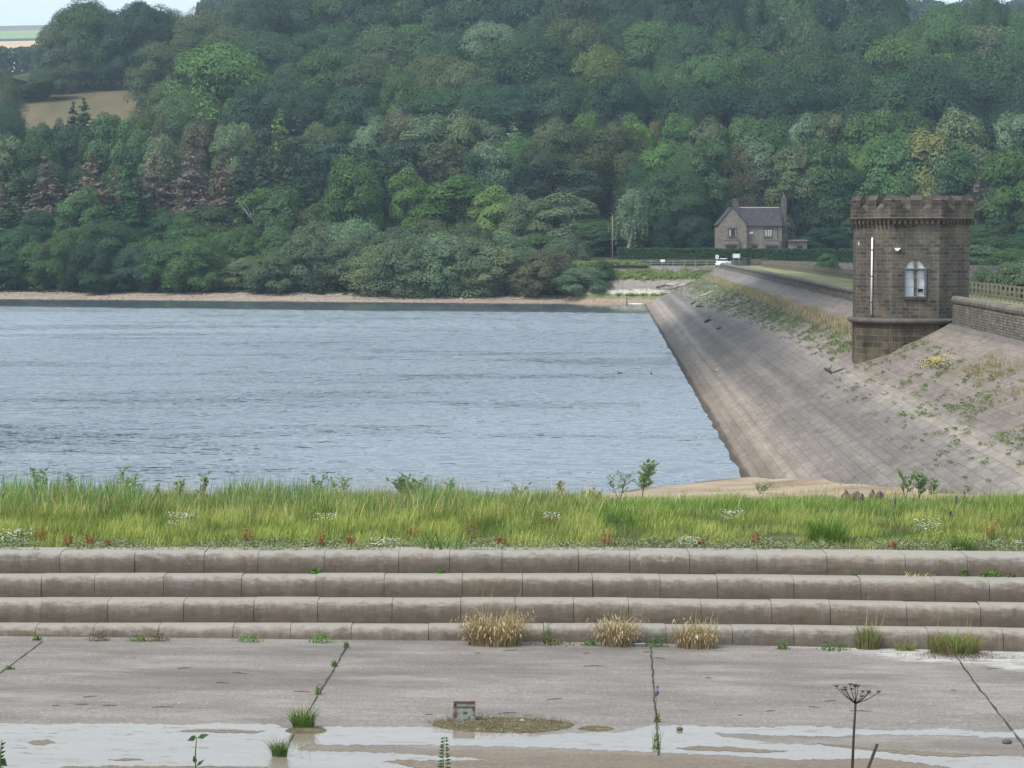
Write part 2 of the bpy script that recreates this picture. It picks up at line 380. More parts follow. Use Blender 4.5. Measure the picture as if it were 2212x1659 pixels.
lowm = t.ramp(t.math('DIVIDE', vw, 14), [(0, (.3, .27, .25)), (.022, (.40, .36, .32)), (.035, (.92, .85, .77)), (.09, (1.0, .92, .84)), (.125, (1.3, 1.2, 1.08)), (.15, (1.0, .94, .88)), (.175, (1.32, 1.24, 1.14)), (.21, (.88, .85, .82)), (.28, (.70, .69, .70)), (.33, (.98, .96, .95)), (.38, (.72, .71, .73)), (.45, (.86, .85, .86)), (.5, (.98, .97, .97)), (.56, (1.22, 1.19, 1.15)), (.62, (.95, .9, .87)), (.9, (1.02, .97, .93)), (1, (.85, .86, .88))])
c = t.mix(1.0, c, lowm, 'MULTIPLY')
hb = t.math('MULTIPLY', t.math('SUBTRACT', 1.0, b.outputs[1]), t.math('ADD', t.noise(uvn, 2.6, 4, .6), .35))
t.pr(c, .9, .15, t.bump(hb, .6, .03)); M['pitch'] = t.m
dam = link('dam_slope', np_mesh('dam_slope', P.reshape(-1, 3), F, uv=uv, smooth=True), M['pitch'])
tag(dam, kind='structure', label='stone pitched upstream slope of the dam')

# crest ground between parapet and fence
t = NT('crest grass'); p = t.pos()
c = t.ramp(t.noise(t.sc(p, 1.2, .05, 1), 1.0, 4, .6), [(.3, (.11, .115, .05)), (.5, (.19, .185, .085)), (.7, (.25, .225, .13))])
t.pr(t.mulf(c, t.noise(p, 5, 4), .8, 1.2), .95, .1, t.bump(t.noise(p, 8, 4), .6, .06)); M['crest'] = t.m
fr = np.linspace(0, 1, 9); Yc = np.arange(52, 402, 4.0)
def crest(T, Y):
    X = Xwall(Y)+.25+.85*(1-ss(Y, 124, 129))+T*9.2; return X
TT, YY = np.meshgrid(fr, Yc); X = crest(TT, YY)
Pc = np.stack([X, YY, -3.8-.05*TT], -1); nx = len(fr); i = np.arange(len(Yc)-1)[:, None]*nx+np.arange(nx-1)[None]
F = np.stack([i, i+1, i+1+nx, i+nx], -1).reshape(-1, 4)
tag(link('dam_crest', np_mesh('dam_crest', Pc.reshape(-1, 3), F, smooth=True), M['crest']), kind='structure', label='mown grass strip along the dam crest')

# ------------------------------------------------------------------ parapet walls
def parapet(name, Y0, Y1, ztop, zbot, dx, label):
    root = empty(name, (float(Xwall(Y0))+dx, Y0, zbot)); tag(root, label, 'wall', 'stone parapet walls of the dam')
    o = Vector(root.location)
    a = MB(); n = max(2, int((Y1-Y0)/2)); vs = []; fs = []
    for k in range(n+1):
        y = Y0+(Y1-Y0)*k/n; x = float(Xwall(y))+dx
        zt = ztop(y) if callable(ztop) else ztop
        wob = .03*math.sin(y*1.7)
        vs += [(x-o.x-.02, y-o.y, -.5), (x-o.x-.02+wob*.3, y-o.y, zt-.3-o.z), (x-o.x+.42, y-o.y, zt-.3-o.z), (x-o.x+.42, y-o.y, -.5)]
    for k in range(n):
        for j in range(3): fs.append((k*4+j, k*4+4+j, k*4+5+j, k*4+1+j))
    fs += [(0, 1, 2, 3), (n*4+3, n*4+2, n*4+1, n*4)]
    a.add(vs, fs); a.build('wall_body', M['rubble'], root, uv=True)
    c = MB(); y = Y0
    while y < Y1-.1:
        L = rnd.uniform(.5, .8)*(1 if y < 180 else 2.2); y2 = min(y+L, Y1)
        zt = (ztop(y) if callable(ztop) else ztop)-o.z; x = float(Xwall(y))+dx-o.x
        pr = [(-.07, -.3), (-.09, -.17), (-.03, -.04), (.1, .01), (.3, .01), (.43, -.04), (.49, -.17), (.47, -.3)]
        dz = rnd.uniform(-.02, .02); vs = [(x+q, yy-o.y, zt+w+dz) for yy in (y, y2-.02) for q, w in pr]
        m = len(pr); c.add(vs, [tuple(range(m)), tuple(range(2*m-1, m-1, -1))]+[(i, m+i, m+(i+1) % m, (i+1) % m) for i in range(m)])
        y = y2
    c.build('coping', M['coping'], root); return root
t = NT('coping stone'); p = t.obj(); c = t.ramp(t.noise(p, 1.5, 5, .7), [(.3, (.09, .082, .07)), (.55, (.17, .157, .135)), (.75, (.25, .23, .19))])
t.pr(c, .92, .15, t.bump(t.noise(p, 12, 4), .6, .03)); M['coping'] = t.m
parapet('parapet_wall', 60, 123.2, -2.8, -4.2, .6, 'dark rubble parapet wall with rounded coping right of the tower')
parapet('parapet_wall', 129.5, 402, -3.3, -4.35, 0, 'long low stone parapet running from tower back to the white car')

# ------------------------------------------------------------------ wooden fences
M['wood'] = simple('weathered fence wood', (.2, .18, .14), .9, .1, .35, 3)
M['pale_wood'] = simple('pale fence wood', (.3, .27, .22), .9, .1, .3, 3)
def fence(name, pts, spacing, h, rails, label, m, w=.1, group=None):
    root = empty(name, pts[0]); tag(root, label, 'fence', group); o = Vector(pts[0])
    for a, b in zip(pts[:-1], pts[1:]):
        a, b = Vector(a), Vector(b); L = (b-a).length; n = max(1, round(L/spacing))
        for k in range(n+1):
            q = a+(b-a)*k/n-o; pb = MB(); pb.box((0, 0, h/2-.15), (w, w, h+.3)); p_ = pb.build('post', m, root)
            p_.location = q; p_.rotation_euler = (rnd.uniform(-.02, .02), rnd.uniform(-.02, .02), 0)
        d = (b-a).normalized(); sd = Vector((d.y, -d.x, 0))*(w/2+.02)
        if sd.y > 0: sd = -sd
        for zr in rails:
            rb = MB(); rb.bar(a-o+sd+Vector((0, 0, zr)), b-o+sd+Vector((0, 0, zr)), .035, .1); rb.build('rail', m, root)
    return root
fY = lambda y: (32.5+.038*(y-147), y, -3.85)
fence('wooden_fence', [fY(135), fY(205)], 1.7, 1.12, (.3, .67, 1.03), 'grey post and rail fence on the crest right of the tower', M['wood'], .13)
fence('wooden_fence', [fY(232), fY(385)], 1.75, 1.05, (.3, .64, .97), 'long grey post and rail fence on the crest left of the tower', M['wood'], .12)
a_ = at(1310, 574, 405); b_ = at(1551, 574, 403)
fence('wooden_fence', [(a_.x, 405, -3.95), (b_.x, 403, -3.95)], 1.88, 1.12, (.45, .78, 1.06), 'pale post and rail fence facing the water in front of the hedge', M['pale_wood'], .13)

# ------------------------------------------------------------------ distant stone garden wall
gw = MB(); g0 = at(1655, 563, 402); g1 = at(1842, 568, 350); g2 = Vector((66, 300, g1.z))
for a, b in ((g0, g1), (g1, g2)):
    a = Vector((a.x, a.y, 0)); b = Vector((b.x, b.y, 0)); gw.bar(a+Vector((0, 0, -3.8)), b+Vector((0, 0, -3.8)), .45, 1.75)
o = gw.build('garden_wall', M['rubble'], uv=True); tag(o, 'long low stone boundary wall right of the gate pillars, under the hedge', 'wall')
lw = MB(); a = at(1577, 562, 404); b = at(1607, 562, 404); lw.bar((a.x, 404, -3.5), (b.x, 404, -3.5), .4, 1.2)
tag(lw.build('garden_wall', M['rubble'], uv=True), 'short stone wall behind the white signboard left of the gate', 'wall')

# ------------------------------------------------------------------ tower
TR = 3.05; TC = Vector((.172*127, 127, 0)); N0 = Vector((-.085, -1, 0)).normalized()
def rot(v, a): return Vector((v.x*math.cos(a)-v.y*math.sin(a), v.x*math.sin(a)+v.y*math.cos(a), 0))
def octo(r):                      # r = apothem
    R_ = r/math.cos(math.pi/8)
    return [tuple(rot(N0, math.pi/8+k*math.pi/4)*R_)[:2] for k in range(8)]
TZ = -8.0
tower = empty('valve_tower', (TC.x, TC.y, TZ)); tag(tower, 'octagonal dark stone valve tower with battlements standing on the dam slope', 'tower')
Z = lambda z: z-TZ
def ring(mb, prof, seg=8, smooth=False):
    vs = []; m = len(prof)
    for r, z in prof:
        for x, y in octo(r): vs.append((x, y, Z(z)))
    fs = [(j*8+k, j*8+(k+1) % 8, (j+1)*8+(k+1) % 8, (j+1)*8+k) for j in range(m-1) for k in range(8)]
    mb.add(vs, fs, smooth)
w_ = MB(); ring(w_, [(TR, -4.1), (TR, 1.3), (TR-.4, 1.3)])
# front facet gets a real window opening: rebuild it with a hole
side = 2*TR*math.tan(math.pi/8)
tv = rot(N0, math.pi/2)            # to the viewer's right
if tv.x < 0: tv = -tv
def fp(k, u, z, out=0):            # point on facet k (0 = front), u to the right, z world height, out = outward offset
    n = rot(N0, k*math.pi/4); t_ = rot(tv, k*math.pi/4); q = n*(TR+out)+t_*u; return Vector((q.x, q.y, Z(z)))
WW, ZB, ZS = .5, -2.83, -1.36      # half width, sill, springing
w_.f = [f for f in w_.f]; keep = []
front = set(); pts0 = octo(TR)
for f, s_ in zip(w_.f, w_.sm):
    c = sum((Vector(w_.v[i]) for i in f), Vector())/len(f); nn = Vector((c.x, c.y, 0))
    if len(f) == 4 and nn.length > TR-.2 and nn.normalized().dot(N0) > .99 and abs(w_.v[f[0]][2]-w_.v[f[2]][2]) > 3: continue
    keep.append(f)
w_.f = keep; w_.sm = [False]*len(keep)
hs = side/2
def quadf(a, b, c, d): w_.add([a, b, c, d], [(0, 1, 2, 3)])
quadf(fp(0, -hs, -4.1), fp(0, -WW, -4.1), fp(0, -WW, 1.3), fp(0, -hs, 1.3)); quadf(fp(0, WW, -4.1), fp(0, hs, -4.1), fp(0, hs, 1.3), fp(0, WW, 1.3))
quadf(fp(0, -WW, -4.1), fp(0, WW, -4.1), fp(0, WW, ZB), fp(0, -WW, ZB))
arc = [(WW*math.cos(a), ZS+WW*math.sin(a)) for a in np.linspace(0, math.pi, 17)]
for (u0, z0), (u1, z1) in zip(arc[:-1], arc[1:]): quadf(fp(0, u0, z0), fp(0, u0, 1.3), fp(0, u1, 1.3), fp(0, u1, z1))
w_.build('wall', M['tower'], tower, uv=True)
rv = MB(); outl = [(-WW, ZB), (WW, ZB)]+arc
for (u0, z0), (u1, z1) in zip(outl, outl[1:]+outl[:1]): rv.add([fp(0, u0, z0), fp(0, u1, z1), fp(0, u1, z1, -.35), fp(0, u0, z0, -.35)], [(0, 1, 2, 3)])
rv.build('window_reveal', M['dark_dress'], tower)
pl = MB(); ring(pl, [(TR+.02, -8.0), (TR+.02, -4.1)]); pl.build('plinth', M['plinth'], tower, uv=True)
rl = MB(); ring(rl, [(TR-.02, -4.02)]+[(TR+.12+.16*math.cos(a), -4.17+.15*math.sin(a)) for a in np.linspace(math.pi/2, -math.pi/2, 9)]+[(TR-.02, -4.32)], smooth=False)
for i in range(len(rl.sm)): rl.sm[i] = True
rl.build('roll_moulding', M['dress'], tower)
# parapet
PR = TR+.19
pp = MB(); ring(pp, [(TR-.1, 1.22), (TR+.1, 1.22), (PR, 1.30), (PR+.03, 1.36), (PR, 1.42), (PR, 1.86), (PR-.3, 2.14), (PR-.42, 2.14), (PR-.42, 1.0), (0.1, 1.0)])
pp.build('parapet', M['tower'], tower, uv=True)
cb = MB()
pside = 2*PR*math.tan(math.pi/8)
for k in range(8):
    n = rot(N0, k*math.pi/4); t_ = rot(tv, k*math.pi/4)
    for j in range(9):
        u = (j-4)*side/8.7; q = n*(TR+.1)+t_*u
        cb.box((q.x, q.y, Z(1.13)), (.17, .2, .2), math.atan2(t_.y, t_.x))
cb.build('corbel_course', M['dark_dress'], tower)
def merlon(k, u0, u1):
    n = rot(N0, k*math.pi/4); t_ = rot(tv, k*math.pi/4); mb = MB()
    cut = math.tan(math.pi/8)
    def P_(u, r, z):
        lim = r*cut; u = max(-lim, min(lim, u)); q = n*r+t_*u; return (q.x, q.y, Z(z))
    pr = [(PR, 1.84), (PR, 2.28), (PR+.03, 2.30), (PR-.2, 2.56), (PR-.2, 2.62), (PR-.32, 2.62), (PR-.45, 2.3), (PR-.45, 1.84)]
    m = len(pr); vs = [P_(u, r, z) for u in (u0, u1) for r, z in pr]
    mb.add(vs, [tuple(range(m)), tuple(range(2*m-1, m-1, -1))]+[(i, m+i, m+(i+1) % m, (i+1) % m) for i in range(m)])
    mb.build('merlon', M['merlon'], tower, uv=True)
M['merlon'] = stone_wall('merlon stone', .55, .2, .01, (.058, .051, .044), (.115, .103, .09), (.15, .137, .12), soot=(.6, 1.2), rough_amt=.04)
h2 = pside/2
for k in range(8):
    # corner merlons wrap the angles, one in the middle of each side
    merlon(k, -h2-.01, -h2+.52); merlon(k, h2-.52, h2+.01); merlon(k, -.3, .3)
# window
M['white'] = simple('white paint', (.78, .8, .82), .5, .4, .05, 3)
M['blind'] = None
t = NT('white blind panel'); o_ = t.obj(); sz = t.n('SeparateXYZ'); t.l(o_, sz.inputs[0])
s1 = t.math('FRACT', t.math('MULTIPLY', sz.outputs[2], 11.0))
t.pr(t.mix(t.ramp(s1, [(.0, 1), (.14, 0)]), (.66, .70, .73), (.48, .53, .57)), .5, .4); M['blind'] = t.m
M['bluegrey'] = simple('blue grey painted metal', (.13, .17, .19), .5, .4, .15, 4)
M['glass_dark'] = simple('dark glass', (.02, .022, .025), .1, .6, .1, 3)
M['blk'] = simple('black paint', (.02, .02, .022), .5, .4, .1, 3)
win = MB(); win.add([fp(0, -WW, ZB, -.18), fp(0, WW, ZB, -.18), fp(0, WW, ZS, -.18), fp(0, -WW, ZS, -.18)], [(0, 1, 2, 3)])
wo = win.build('window', M['blind'], tower)
fan = MB(); m = len(arc)
fan.add([fp(0, u, z, -.15) for u, z in arc], [tuple(range(m))]); fan.build('arched_pane', M['white'], wo)
mu = MB(); mu.bar(fp(0, 0, ZB, -.08), fp(0, 0, ZS+WW-.01, -.08), .16, .14, up=N0); mu.bar(fp(0, -WW, ZS-.02, -.09), fp(0, WW, ZS-.02, -.09), .1, .09, up=N0)
mu.build('mullion', M['dress'], wo)
gf = MB(); FWd = .545
for u in (-FWd, FWd): gf.bar(fp(0, u, ZB-.03, .05), fp(0, u, ZS, .05), .045, .1, up=N0)
for z in (ZB-.01, ZS+.01): gf.bar(fp(0, -FWd-.02, z, .05), fp(0, FWd+.02, z, .05), .05, .1, up=N0)
for z in (ZB+.50, ZB+.98): gf.bar(fp(0, -FWd, z, .03), fp(0, FWd, z, .03), .02, .03, up=N0)
gf.build('guard_frame', M['bluegrey'], wo)
vt = MB(); vt.bar(fp(0, .28, ZB+.2, -.15), fp(0, .28, ZB+.46, -.15), .36, .02, up=N0); vt.build('vent_surround', M['white'], wo)
v2 = MB(); v2.bar(fp(0, .28, ZB+.23, -.13), fp(0, .28, ZB+.42, -.13), .28, .02, up=N0); v2.build('vent_opening', M['glass_dark'], wo)
arc_s = MB()
for j in range(9):
    a0 = math.pi*j/9+.012; a1 = math.pi*(j+1)/9-.012; r0, r1 = WW+.02, WW+.42+(.08 if j == 4 else 0)
    v = [fp(0, r*math.cos(a), ZS+r*math.sin(a), o) for o in (.02, -.05) for r, a in ((r0, a0), (r1, a0), (r1, a1), (r0, a1))]
    arc_s.add(v, [(0, 3, 2, 1), (4, 5, 6, 7), (0, 1, 5, 4), (1, 2, 6, 5), (2, 3, 7, 6), (3, 0, 4, 7)])
arc_s.build('voussoirs', M['dress'], tower)
sl = MB(); sl.bar(fp(0, -.58, ZB-.12, .04), fp(0, .58, ZB-.12, .04), .12, .14, up=(0, 0, 1)); sl.build('window_sill', M['dark_dress'], tower)
# white pipe on the left front facet; small fittings
def facet_uz(k, px, py):
    n = rot(N0, k*math.pi/4); d = ray(px, py); p0 = Vector((TC.x, TC.y, 0))+n*(TR+.03)
    s_ = p0.dot(n)/d.dot(n); q = d*s_; return Vector((q.x-TC.x, q.y-TC.y, q.z-TZ))
kl = 7 if rot(N0, 7*math.pi/4).x < rot(N0, math.pi/4).x else 1
pt = facet_uz(kl, 1886, 513); pb_ = facet_uz(kl, 1883.5, 680); nl = rot(N0, kl*math.pi/4)
tb = MB(); tb.tube([pb_+nl*.06, pt+nl*.06], .05, 8); tb.build('white_pipe', M['white'], tower)
cl = MB()
for z_ in (.16, .5, .84): q = pb_+(pt-pb_)*z_+nl*.04; cl.box(q, (.14, .12, .05), math.atan2(nl.y, nl.x))
cl.build('pipe_clip', M['blk'], tower)
q = facet_uz(0, 1938, 538)
tl = MB(); tn = tv
tl.add([q-tn*.16+Vector((0, 0, .06)), q+tn*.2+Vector((0, 0, .06)), q+tn*.06-Vector((0, 0, .1)), q-tn*.08-Vector((0, 0, .09))]+[p_+N0*.06 for p_ in (q-tn*.16+Vector((0, 0, .06)), q+tn*.2+Vector((0, 0, .06)), q+tn*.06-Vector((0, 0, .1)), q-tn*.08-Vector((0, 0, .09)))],
       [(0, 1, 2, 3), (7, 6, 5, 4), (0, 4, 5, 1), (1, 5, 6, 2), (2, 6, 7, 3), (3, 7, 4, 0)])
tl.build('broken_light_bracket', M['white'], tower)
q = facet_uz(kl, 1855, 525.5); tb = MB(); tb.box(q, (.06, .06, .2), 0, taper=.3); tb.build('lightning_clip', M['white'], tower)
# ------------------------------------------------------------------ tree prototypes (leaf clumps + limbs)
def unit(n):
    v = rng.normal(size=(n, 3)); return v/np.linalg.norm(v, axis=1, keepdims=True)
def leaf_quads(Cn, Nn, size, jitter=.7, aspect=1.0):
    n = len(Cn); Nn = Nn+unit(n)*jitter; Nn /= np.linalg.norm(Nn, axis=1, keepdims=True)
    a = np.cross(Nn, unit(n)); a /= np.linalg.norm(a, axis=1, keepdims=True)+1e-9; b = np.cross(Nn, a)
    s = (size*rng.uniform(.6, 1.3, n))[:, None]; a = a*s*aspect; b = b*s*.8
    V = np.stack([Cn-a*.5-b*.15, Cn-a*.05-b*.5, Cn+a*.5+b*.1, Cn+b*.5], 1).reshape(-1, 3)
    return V, np.arange(4*n).reshape(-1, 4)
def lobed(shape, nl, per, lr, size, seed):
    """shape: fn(k)->(centre, outward) of each lobe in unit crown space (x,y in -1..1, z 0..1)"""
    global rng
    rng = np.random.default_rng(seed); Cs = []; Ns = []
    for k in range(nl):
        c, o, r = shape(k, nl); r = r*lr*rng.uniform(.75, 1.25)
        u = unit(per); u[:, 2] = np.where(rng.random(per) < .75, np.abs(u[:, 2]), u[:, 2])
        rad = r*(.82+.3*rng.random(per)**.8)
        q = c+u*rad[:, None]*np.array([1, 1, .95]); Cs.append(q); Ns.append(u*.8+o*.3+np.array([0, 0, .25]))
    return leaf_quads(np.concatenate(Cs), np.concatenate(Ns), size, .42)
def oak_shape(w, h, z0=.12, p=.8):
    def f(k, n):
        th = rng.uniform(0, 2*math.pi); zf = rng.random()**.8; top = math.sqrt(max(0, 1-(zf*.98)**3.2)) if zf > .3 else .84+.16*zf/.3
        rr = rng.uniform(.68, .88)*max(top, .15) if rng.random() < .8 else rng.uniform(0, .6)*top
        c = np.array([math.cos(th)*rr*w/2*.86, math.sin(th)*rr*w/2*.86, h*(z0+(1-z0-.08)*zf)])
        o = np.array([math.cos(th)*rr, math.sin(th)*rr, zf-.3]); return c, o, w/2
    return f
PROTO = {}
def limbs(h, w, mat_, lean=0, n=7, r0=.35, fork=.3):
    mb = MB(); top = Vector((lean*h, 0, h*.7)); mid = Vector((lean*h*.3+.1, .1, h*fork))
    mb.tube([(0, 0, -.6), (0.02, 0, .3), mid, (mid+top)/2+Vector((.2, -.1, 0)), top], [r0*1.3, r0, r0*.75, r0*.45, r0*.12], 7)
    for k in range(n):
        a = 2*math.pi*k/n+.4; s0 = mid.lerp(top, .08+.75*k/n); L = w*.34*(1-.4*k/n)
        e = s0+Vector((math.cos(a)*L, math.sin(a)*L, h*.2)); m_ = s0.lerp(e, .5)+Vector((0, 0, -.02*h))
        mb.tube([s0, m_, e], [r0*.4, r0*.25, r0*.06], 5)
    return mb
def proto(kind, crown, trunk_mb, bark, w, h):
    V, F = crown; cm = np_mesh(kind+'_crown', V, F); cm.materials.append(M['leaf'])
    tm = bpy.data.meshes.new(kind+'_trunk'); tm.from_pydata(trunk_mb.v, [], trunk_mb.f); tm.update(); tm.materials.append(M[bark])
    for p in tm.polygons: p.use_smooth = True
    PROTO.setdefault(kind, []).append((cm, tm, w, h))
for sd in range(4):
    proto('oak', lobed(oak_shape(20, 17), 70, 620, .29, .40, 100+sd), limbs(17, 20, 'bark', 0, 9), 'bark', 20, 17)
for sd in range(3):
    proto('ash', lobed(oak_shape(11, 12, .1), 50, 480, .29, .32, 200+sd), limbs(12, 11, 'bark', .03, 7, .22), 'bark', 11, 12)
for sd in range(3):
    proto('willow', lobed(oak_shape(13, 9, -.02), 70, 420, .24, .29, 300+sd), limbs(9, 13, 'bark', .1, 8, .14, .12), 'bark', 13, 9)
def conifer(w, h, tiers, per, seed, size, droop=.25, ragged=.2, start=.06):
    global rng
    rng = np.random.default_rng(seed); Cs = []; Ns = []
    for k in range(tiers):
        zf = min(1, max(0, start+(1-start)*k/(tiers-1)+rng.normal(0, .012))); r = w/2*(1-zf)**.8*rng.uniform(1-ragged, 1+ragged)+.15
        nb = max(4, int(11*(1-zf)+3))
        for b in range(nb):
            a = rng.uniform(0, 2*math.pi); rb = r*rng.uniform(.7, 1.1); m = max(4, int(per*(rb/(w/2))))
            zj = rng.normal(0, h*.012)
            tt = rng.random(m)**.7; dr = -droop*rb*tt**1.6
            x = np.cos(a)*rb*tt; y = np.sin(a)*rb*tt
            sp = .12+.16*rb*(1-tt*.6)
            q = np.stack([x, y, h*zf+dr+zj], 1)+rng.normal(size=(m, 3))*np.stack([sp, sp, sp*.45], 1)
            Cs.append(q); Ns.append(np.tile([math.cos(a)*.5, math.sin(a)*.5, .8], (m, 1)))
    return leaf_quads(np.concatenate(Cs), np.concatenate(Ns), size, .7, 1.4)
def pole(h, r0=.22):
    mb = MB(); mb.tube([(0, 0, -.6), (0, 0, h*.5), (0, 0, h*.98)], [r0, r0*.6, .03], 6); return mb
for sd in range(2): proto('spruce', conifer(7, 16, 32, 55, 400+sd, .36), pole(16), 'bark', 5.6, 16)
for sd in range(2): proto('larch', conifer(9, 15, 28, 50, 420+sd, .36, .15, .3), pole(15), 'bark', 6.2, 15)
def pine_shape(w, h):
    def f(k, n):
        th = rng.uniform(0, 2*math.pi); lay = rng.integers(0, 6); zf = .3+.65*lay/5+rng.uniform(-.03, .03)
        rr = rng.uniform(.2, .9)*(1-.55*max(0, zf-.5)*1.6)
        return np.array([math.cos(th)*rr*w/2, math.sin(th)*rr*w/2, h*zf]), np.array([0, 0, 1.]), w/2
    return f
for sd in range(2):
    c = lobed(pine_shape(9, 14), 34, 160, .24, .38, 440+sd); V = c[0]; proto('pine', c, limbs(14, 9, 'bark', 0, 8, .25), 'bark', 9, 14)
# weeping birch: hanging strands
rng = np.random.default_rng(460); Cs = []; Ns = []
for k in range(190):
    a = rng.uniform(0, 2*math.pi); zf = rng.uniform(.45, 1.0); r = 3.4*math.sqrt(max(.02, 1-((zf-.45)/.58)**2))*rng.uniform(.3, 1)
    L = rng.uniform(1.2, 4.2); m = 42; tt = rng.random(m)
    q = np.stack([math.cos(a)*r+tt*.2*math.cos(a), math.sin(a)*r+tt*.2*math.sin(a), 11*zf-tt*L+.6], 1)+rng.normal(size=(m, 3))*.13
    Cs.append(q); Ns.append(np.tile([math.cos(a), math.sin(a), .2], (m, 1)))
bc = leaf_quads(np.concatenate(Cs), np.concatenate(Ns), .25, .5)
bt = MB(); bt.tube([(-1.0, 0, -.5), (-.7, 0, 1.5), (-.1, 0, 4), (.1, 0, 7), (.2, 0, 10)], [.3, .26, .2, .12, .03], 7); bt.tube([(-.4, 0, 2.6), (-.9, 0, 4.2), (-1.1, 0, 5.2)], [.13, .08, .03], 5)
for k in range(9):
    a = k*2.3; z = 4.5+k*.55; bt.tube([(0, 0, z), (math.cos(a)*1.3, math.sin(a)*1.3, z+1.2), (math.cos(a)*2.6, math.sin(a)*2.6, z+1.0)], [.08, .05, .02], 4)
proto('birch', bc, bt, 'pale_bark', 7.2, 11.6)
for sd in range(2):
    proto('bare', lobed(oak_shape(8, 11, .3), 26, 90, .2, .34, 480+sd), limbs(11, 8, 'bark', .05, 13, .2), 'pale_bark', 8, 11)

TINT = {'dark': (.034, .074, .030), 'deep': (.026, .060, .028), 'mid': (.052, .105, .032), 'bright': (.075, .15, .036), 'lime': (.125, .185, .045), 'olive': (.061, .090, .036),
        'grey': (.098, .142, .070), 'blue': (.036, .066, .040), 'yellow': (.135, .155, .05), 'brown': (.125, .112, .086), 'red': (.155, .117, .092), 'tan': (.088, .098, .05)}
TW = {'dark': 'dark green', 'deep': 'very dark green', 'mid': 'mid green', 'bright': 'fresh green', 'lime': 'bright lime green', 'olive': 'olive brown green', 'grey': 'soft grey green',
      'blue': 'bluish green', 'yellow': 'yellowing', 'brown': 'dull brown', 'red': 'rusty red brown', 'tan': 'tan green'}
KW = {'oak': ('oak_tree', 'broad crowned tree'), 'ash': ('ash_tree', 'round crowned tree'), 'willow': ('willow_bush', 'willow bush'), 'spruce': ('spruce_tree', 'spruce'),
      'larch': ('larch_tree', 'larch'), 'pine': ('pine_tree', 'pine'), 'birch': ('birch_tree', 'weeping birch'), 'bare': ('poplar_tree', 'sparse pale-branched tree')}
def where(x):
    for lim, s in ((220, 'far left'), (620, 'over the left water'), (1000, 'left of centre'), (1300, 'in the centre'), (1530, 'left of the cottage'), (1720, 'above the cottage'),
                   (1845, 'between cottage and tower'), (2090, 'above the tower')):
        if x < lim: return s
    return 'at the right edge'
ORD = ['first', 'second', 'third', 'fourth', 'fifth', 'sixth', 'seventh', 'eighth', 'ninth', 'tenth', 'eleventh', 'twelfth']
def ordn(i): return ORD[i] if i < 12 else '%d%s' % (i+1, 'st' if (i+1) % 10 == 1 and i+1 != 11 else 'nd' if (i+1) % 10 == 2 else 'rd' if (i+1) % 10 == 3 else 'th')
cnt = 0
def tree(kind, x, ytop, wpx, D, tint, label, group, hpx=None, zb=None):
    global cnt
    P_ = PROTO[kind]; cm, tm, pw, ph = P_[cnt % len(P_)]; cnt += 1
    q = at(x, ytop, D); zg = hz(q.x, D) if zb is None else zb
    h = max(q.z-zg, 3.0); 
    if hpx and hpx*D/5000 < h: pass
    wr = wpx*D/5000*(1.22 if kind == 'oak' and ytop < 200 and wpx < 200 else 1.12); root = empty(KW[kind][0], (q.x, D, zg-.2)); tag(root, label, 'bush' if kind == 'willow' else 'tree', group)
    rz = rnd.uniform(0, 6.28) if kind != 'birch' else 0
    e_ = rnd.uniform(.88, 1.14); sc = (wr/pw*e_, wr/pw/e_, (h+.2)/ph/1.02)
    base = TINT[tint]; k = rnd.uniform(.74, 1.34); j = rnd.uniform(.92, 1.14)
    c = link('crown', cm, None, root); t_ = link('trunk', tm, None, root)
    c.color = (base[0]*k*j, base[1]*k, base[2]*k/j, 1)
    root.rotation_euler = (rnd.uniform(-.07, .07), rnd.uniform(-.07, .07), rz); c.scale = sc; t_.scale = sc
    return root
def row(name, group, D0, items, D_abs=None, tintpool=None):
    items = sorted(items, key=lambda i: i[0])
    for i, it in enumerate(items):
        x, y, w, kind, tint = it[:5]; y += rnd.uniform(-9, 9)-(34 if name == 'the skyline row' and 520 < x < 1950 else 0); dD = it[5] if len(it) > 5 else rnd.uniform(-5, 5)
        X0 = (x-1106)/5000*430; D = (D_abs if D_abs else float(shore(X0)))+D0+dD
        tree(kind, x, y, w, D, tint, f"{TW[tint]} {KW[kind][1]}, {ordn(i)} from left in {name}", group)
S, O, A_, Wl, L, Pn, Bi, Ba = 'spruce', 'oak', 'ash', 'willow', 'larch', 'pine', 'birch', 'bare'
row('the shoreline row', 'bushes along the far shoreline', 13, [
 (5, 545, 150, Wl, 'dark'), (80, 535, 120, Wl, 'mid'), (130, 515, 130, Wl, 'mid'), (195, 525, 130, Wl, 'dark'), (255, 575, 110, Wl, 'dark'), (300, 545, 120, Wl, 'blue'),
 (355, 530, 130, Wl, 'mid'), (425, 520, 140, Wl, 'mid'), (470, 545, 130, Wl, 'mid'), (535, 560, 120, Wl, 'grey'), (590, 545, 130, Wl, 'grey'), (655, 520, 140, Wl, 'grey'),
 (700, 560, 130, Wl, 'grey'), (765, 515, 150, Wl, 'grey'), (825, 540, 150, Wl, 'grey'), (880, 515, 160, Wl, 'grey'), (950, 510, 150, Wl, 'grey'), (1015, 520, 150, Wl, 'grey'),
 (1070, 545, 150, Wl, 'grey'), (1130, 535, 150, Wl, 'grey'), (1190, 550, 150, Wl, 'tan'), (1238, 570, 110, Wl, 'grey')])
tree('willow', 1262, 578, 120, 399, 'grey', 'grey green bush at the right end of the shoreline bushes, beside the stone bank', 'bushes along the far shoreline', zb=-8.6)
tree('willow', 1300, 590, 60, 400.5, 'mid', 'low green bush creeping onto the stone bank left of the pale fence', 'bushes along the far shoreline', zb=-6.2)
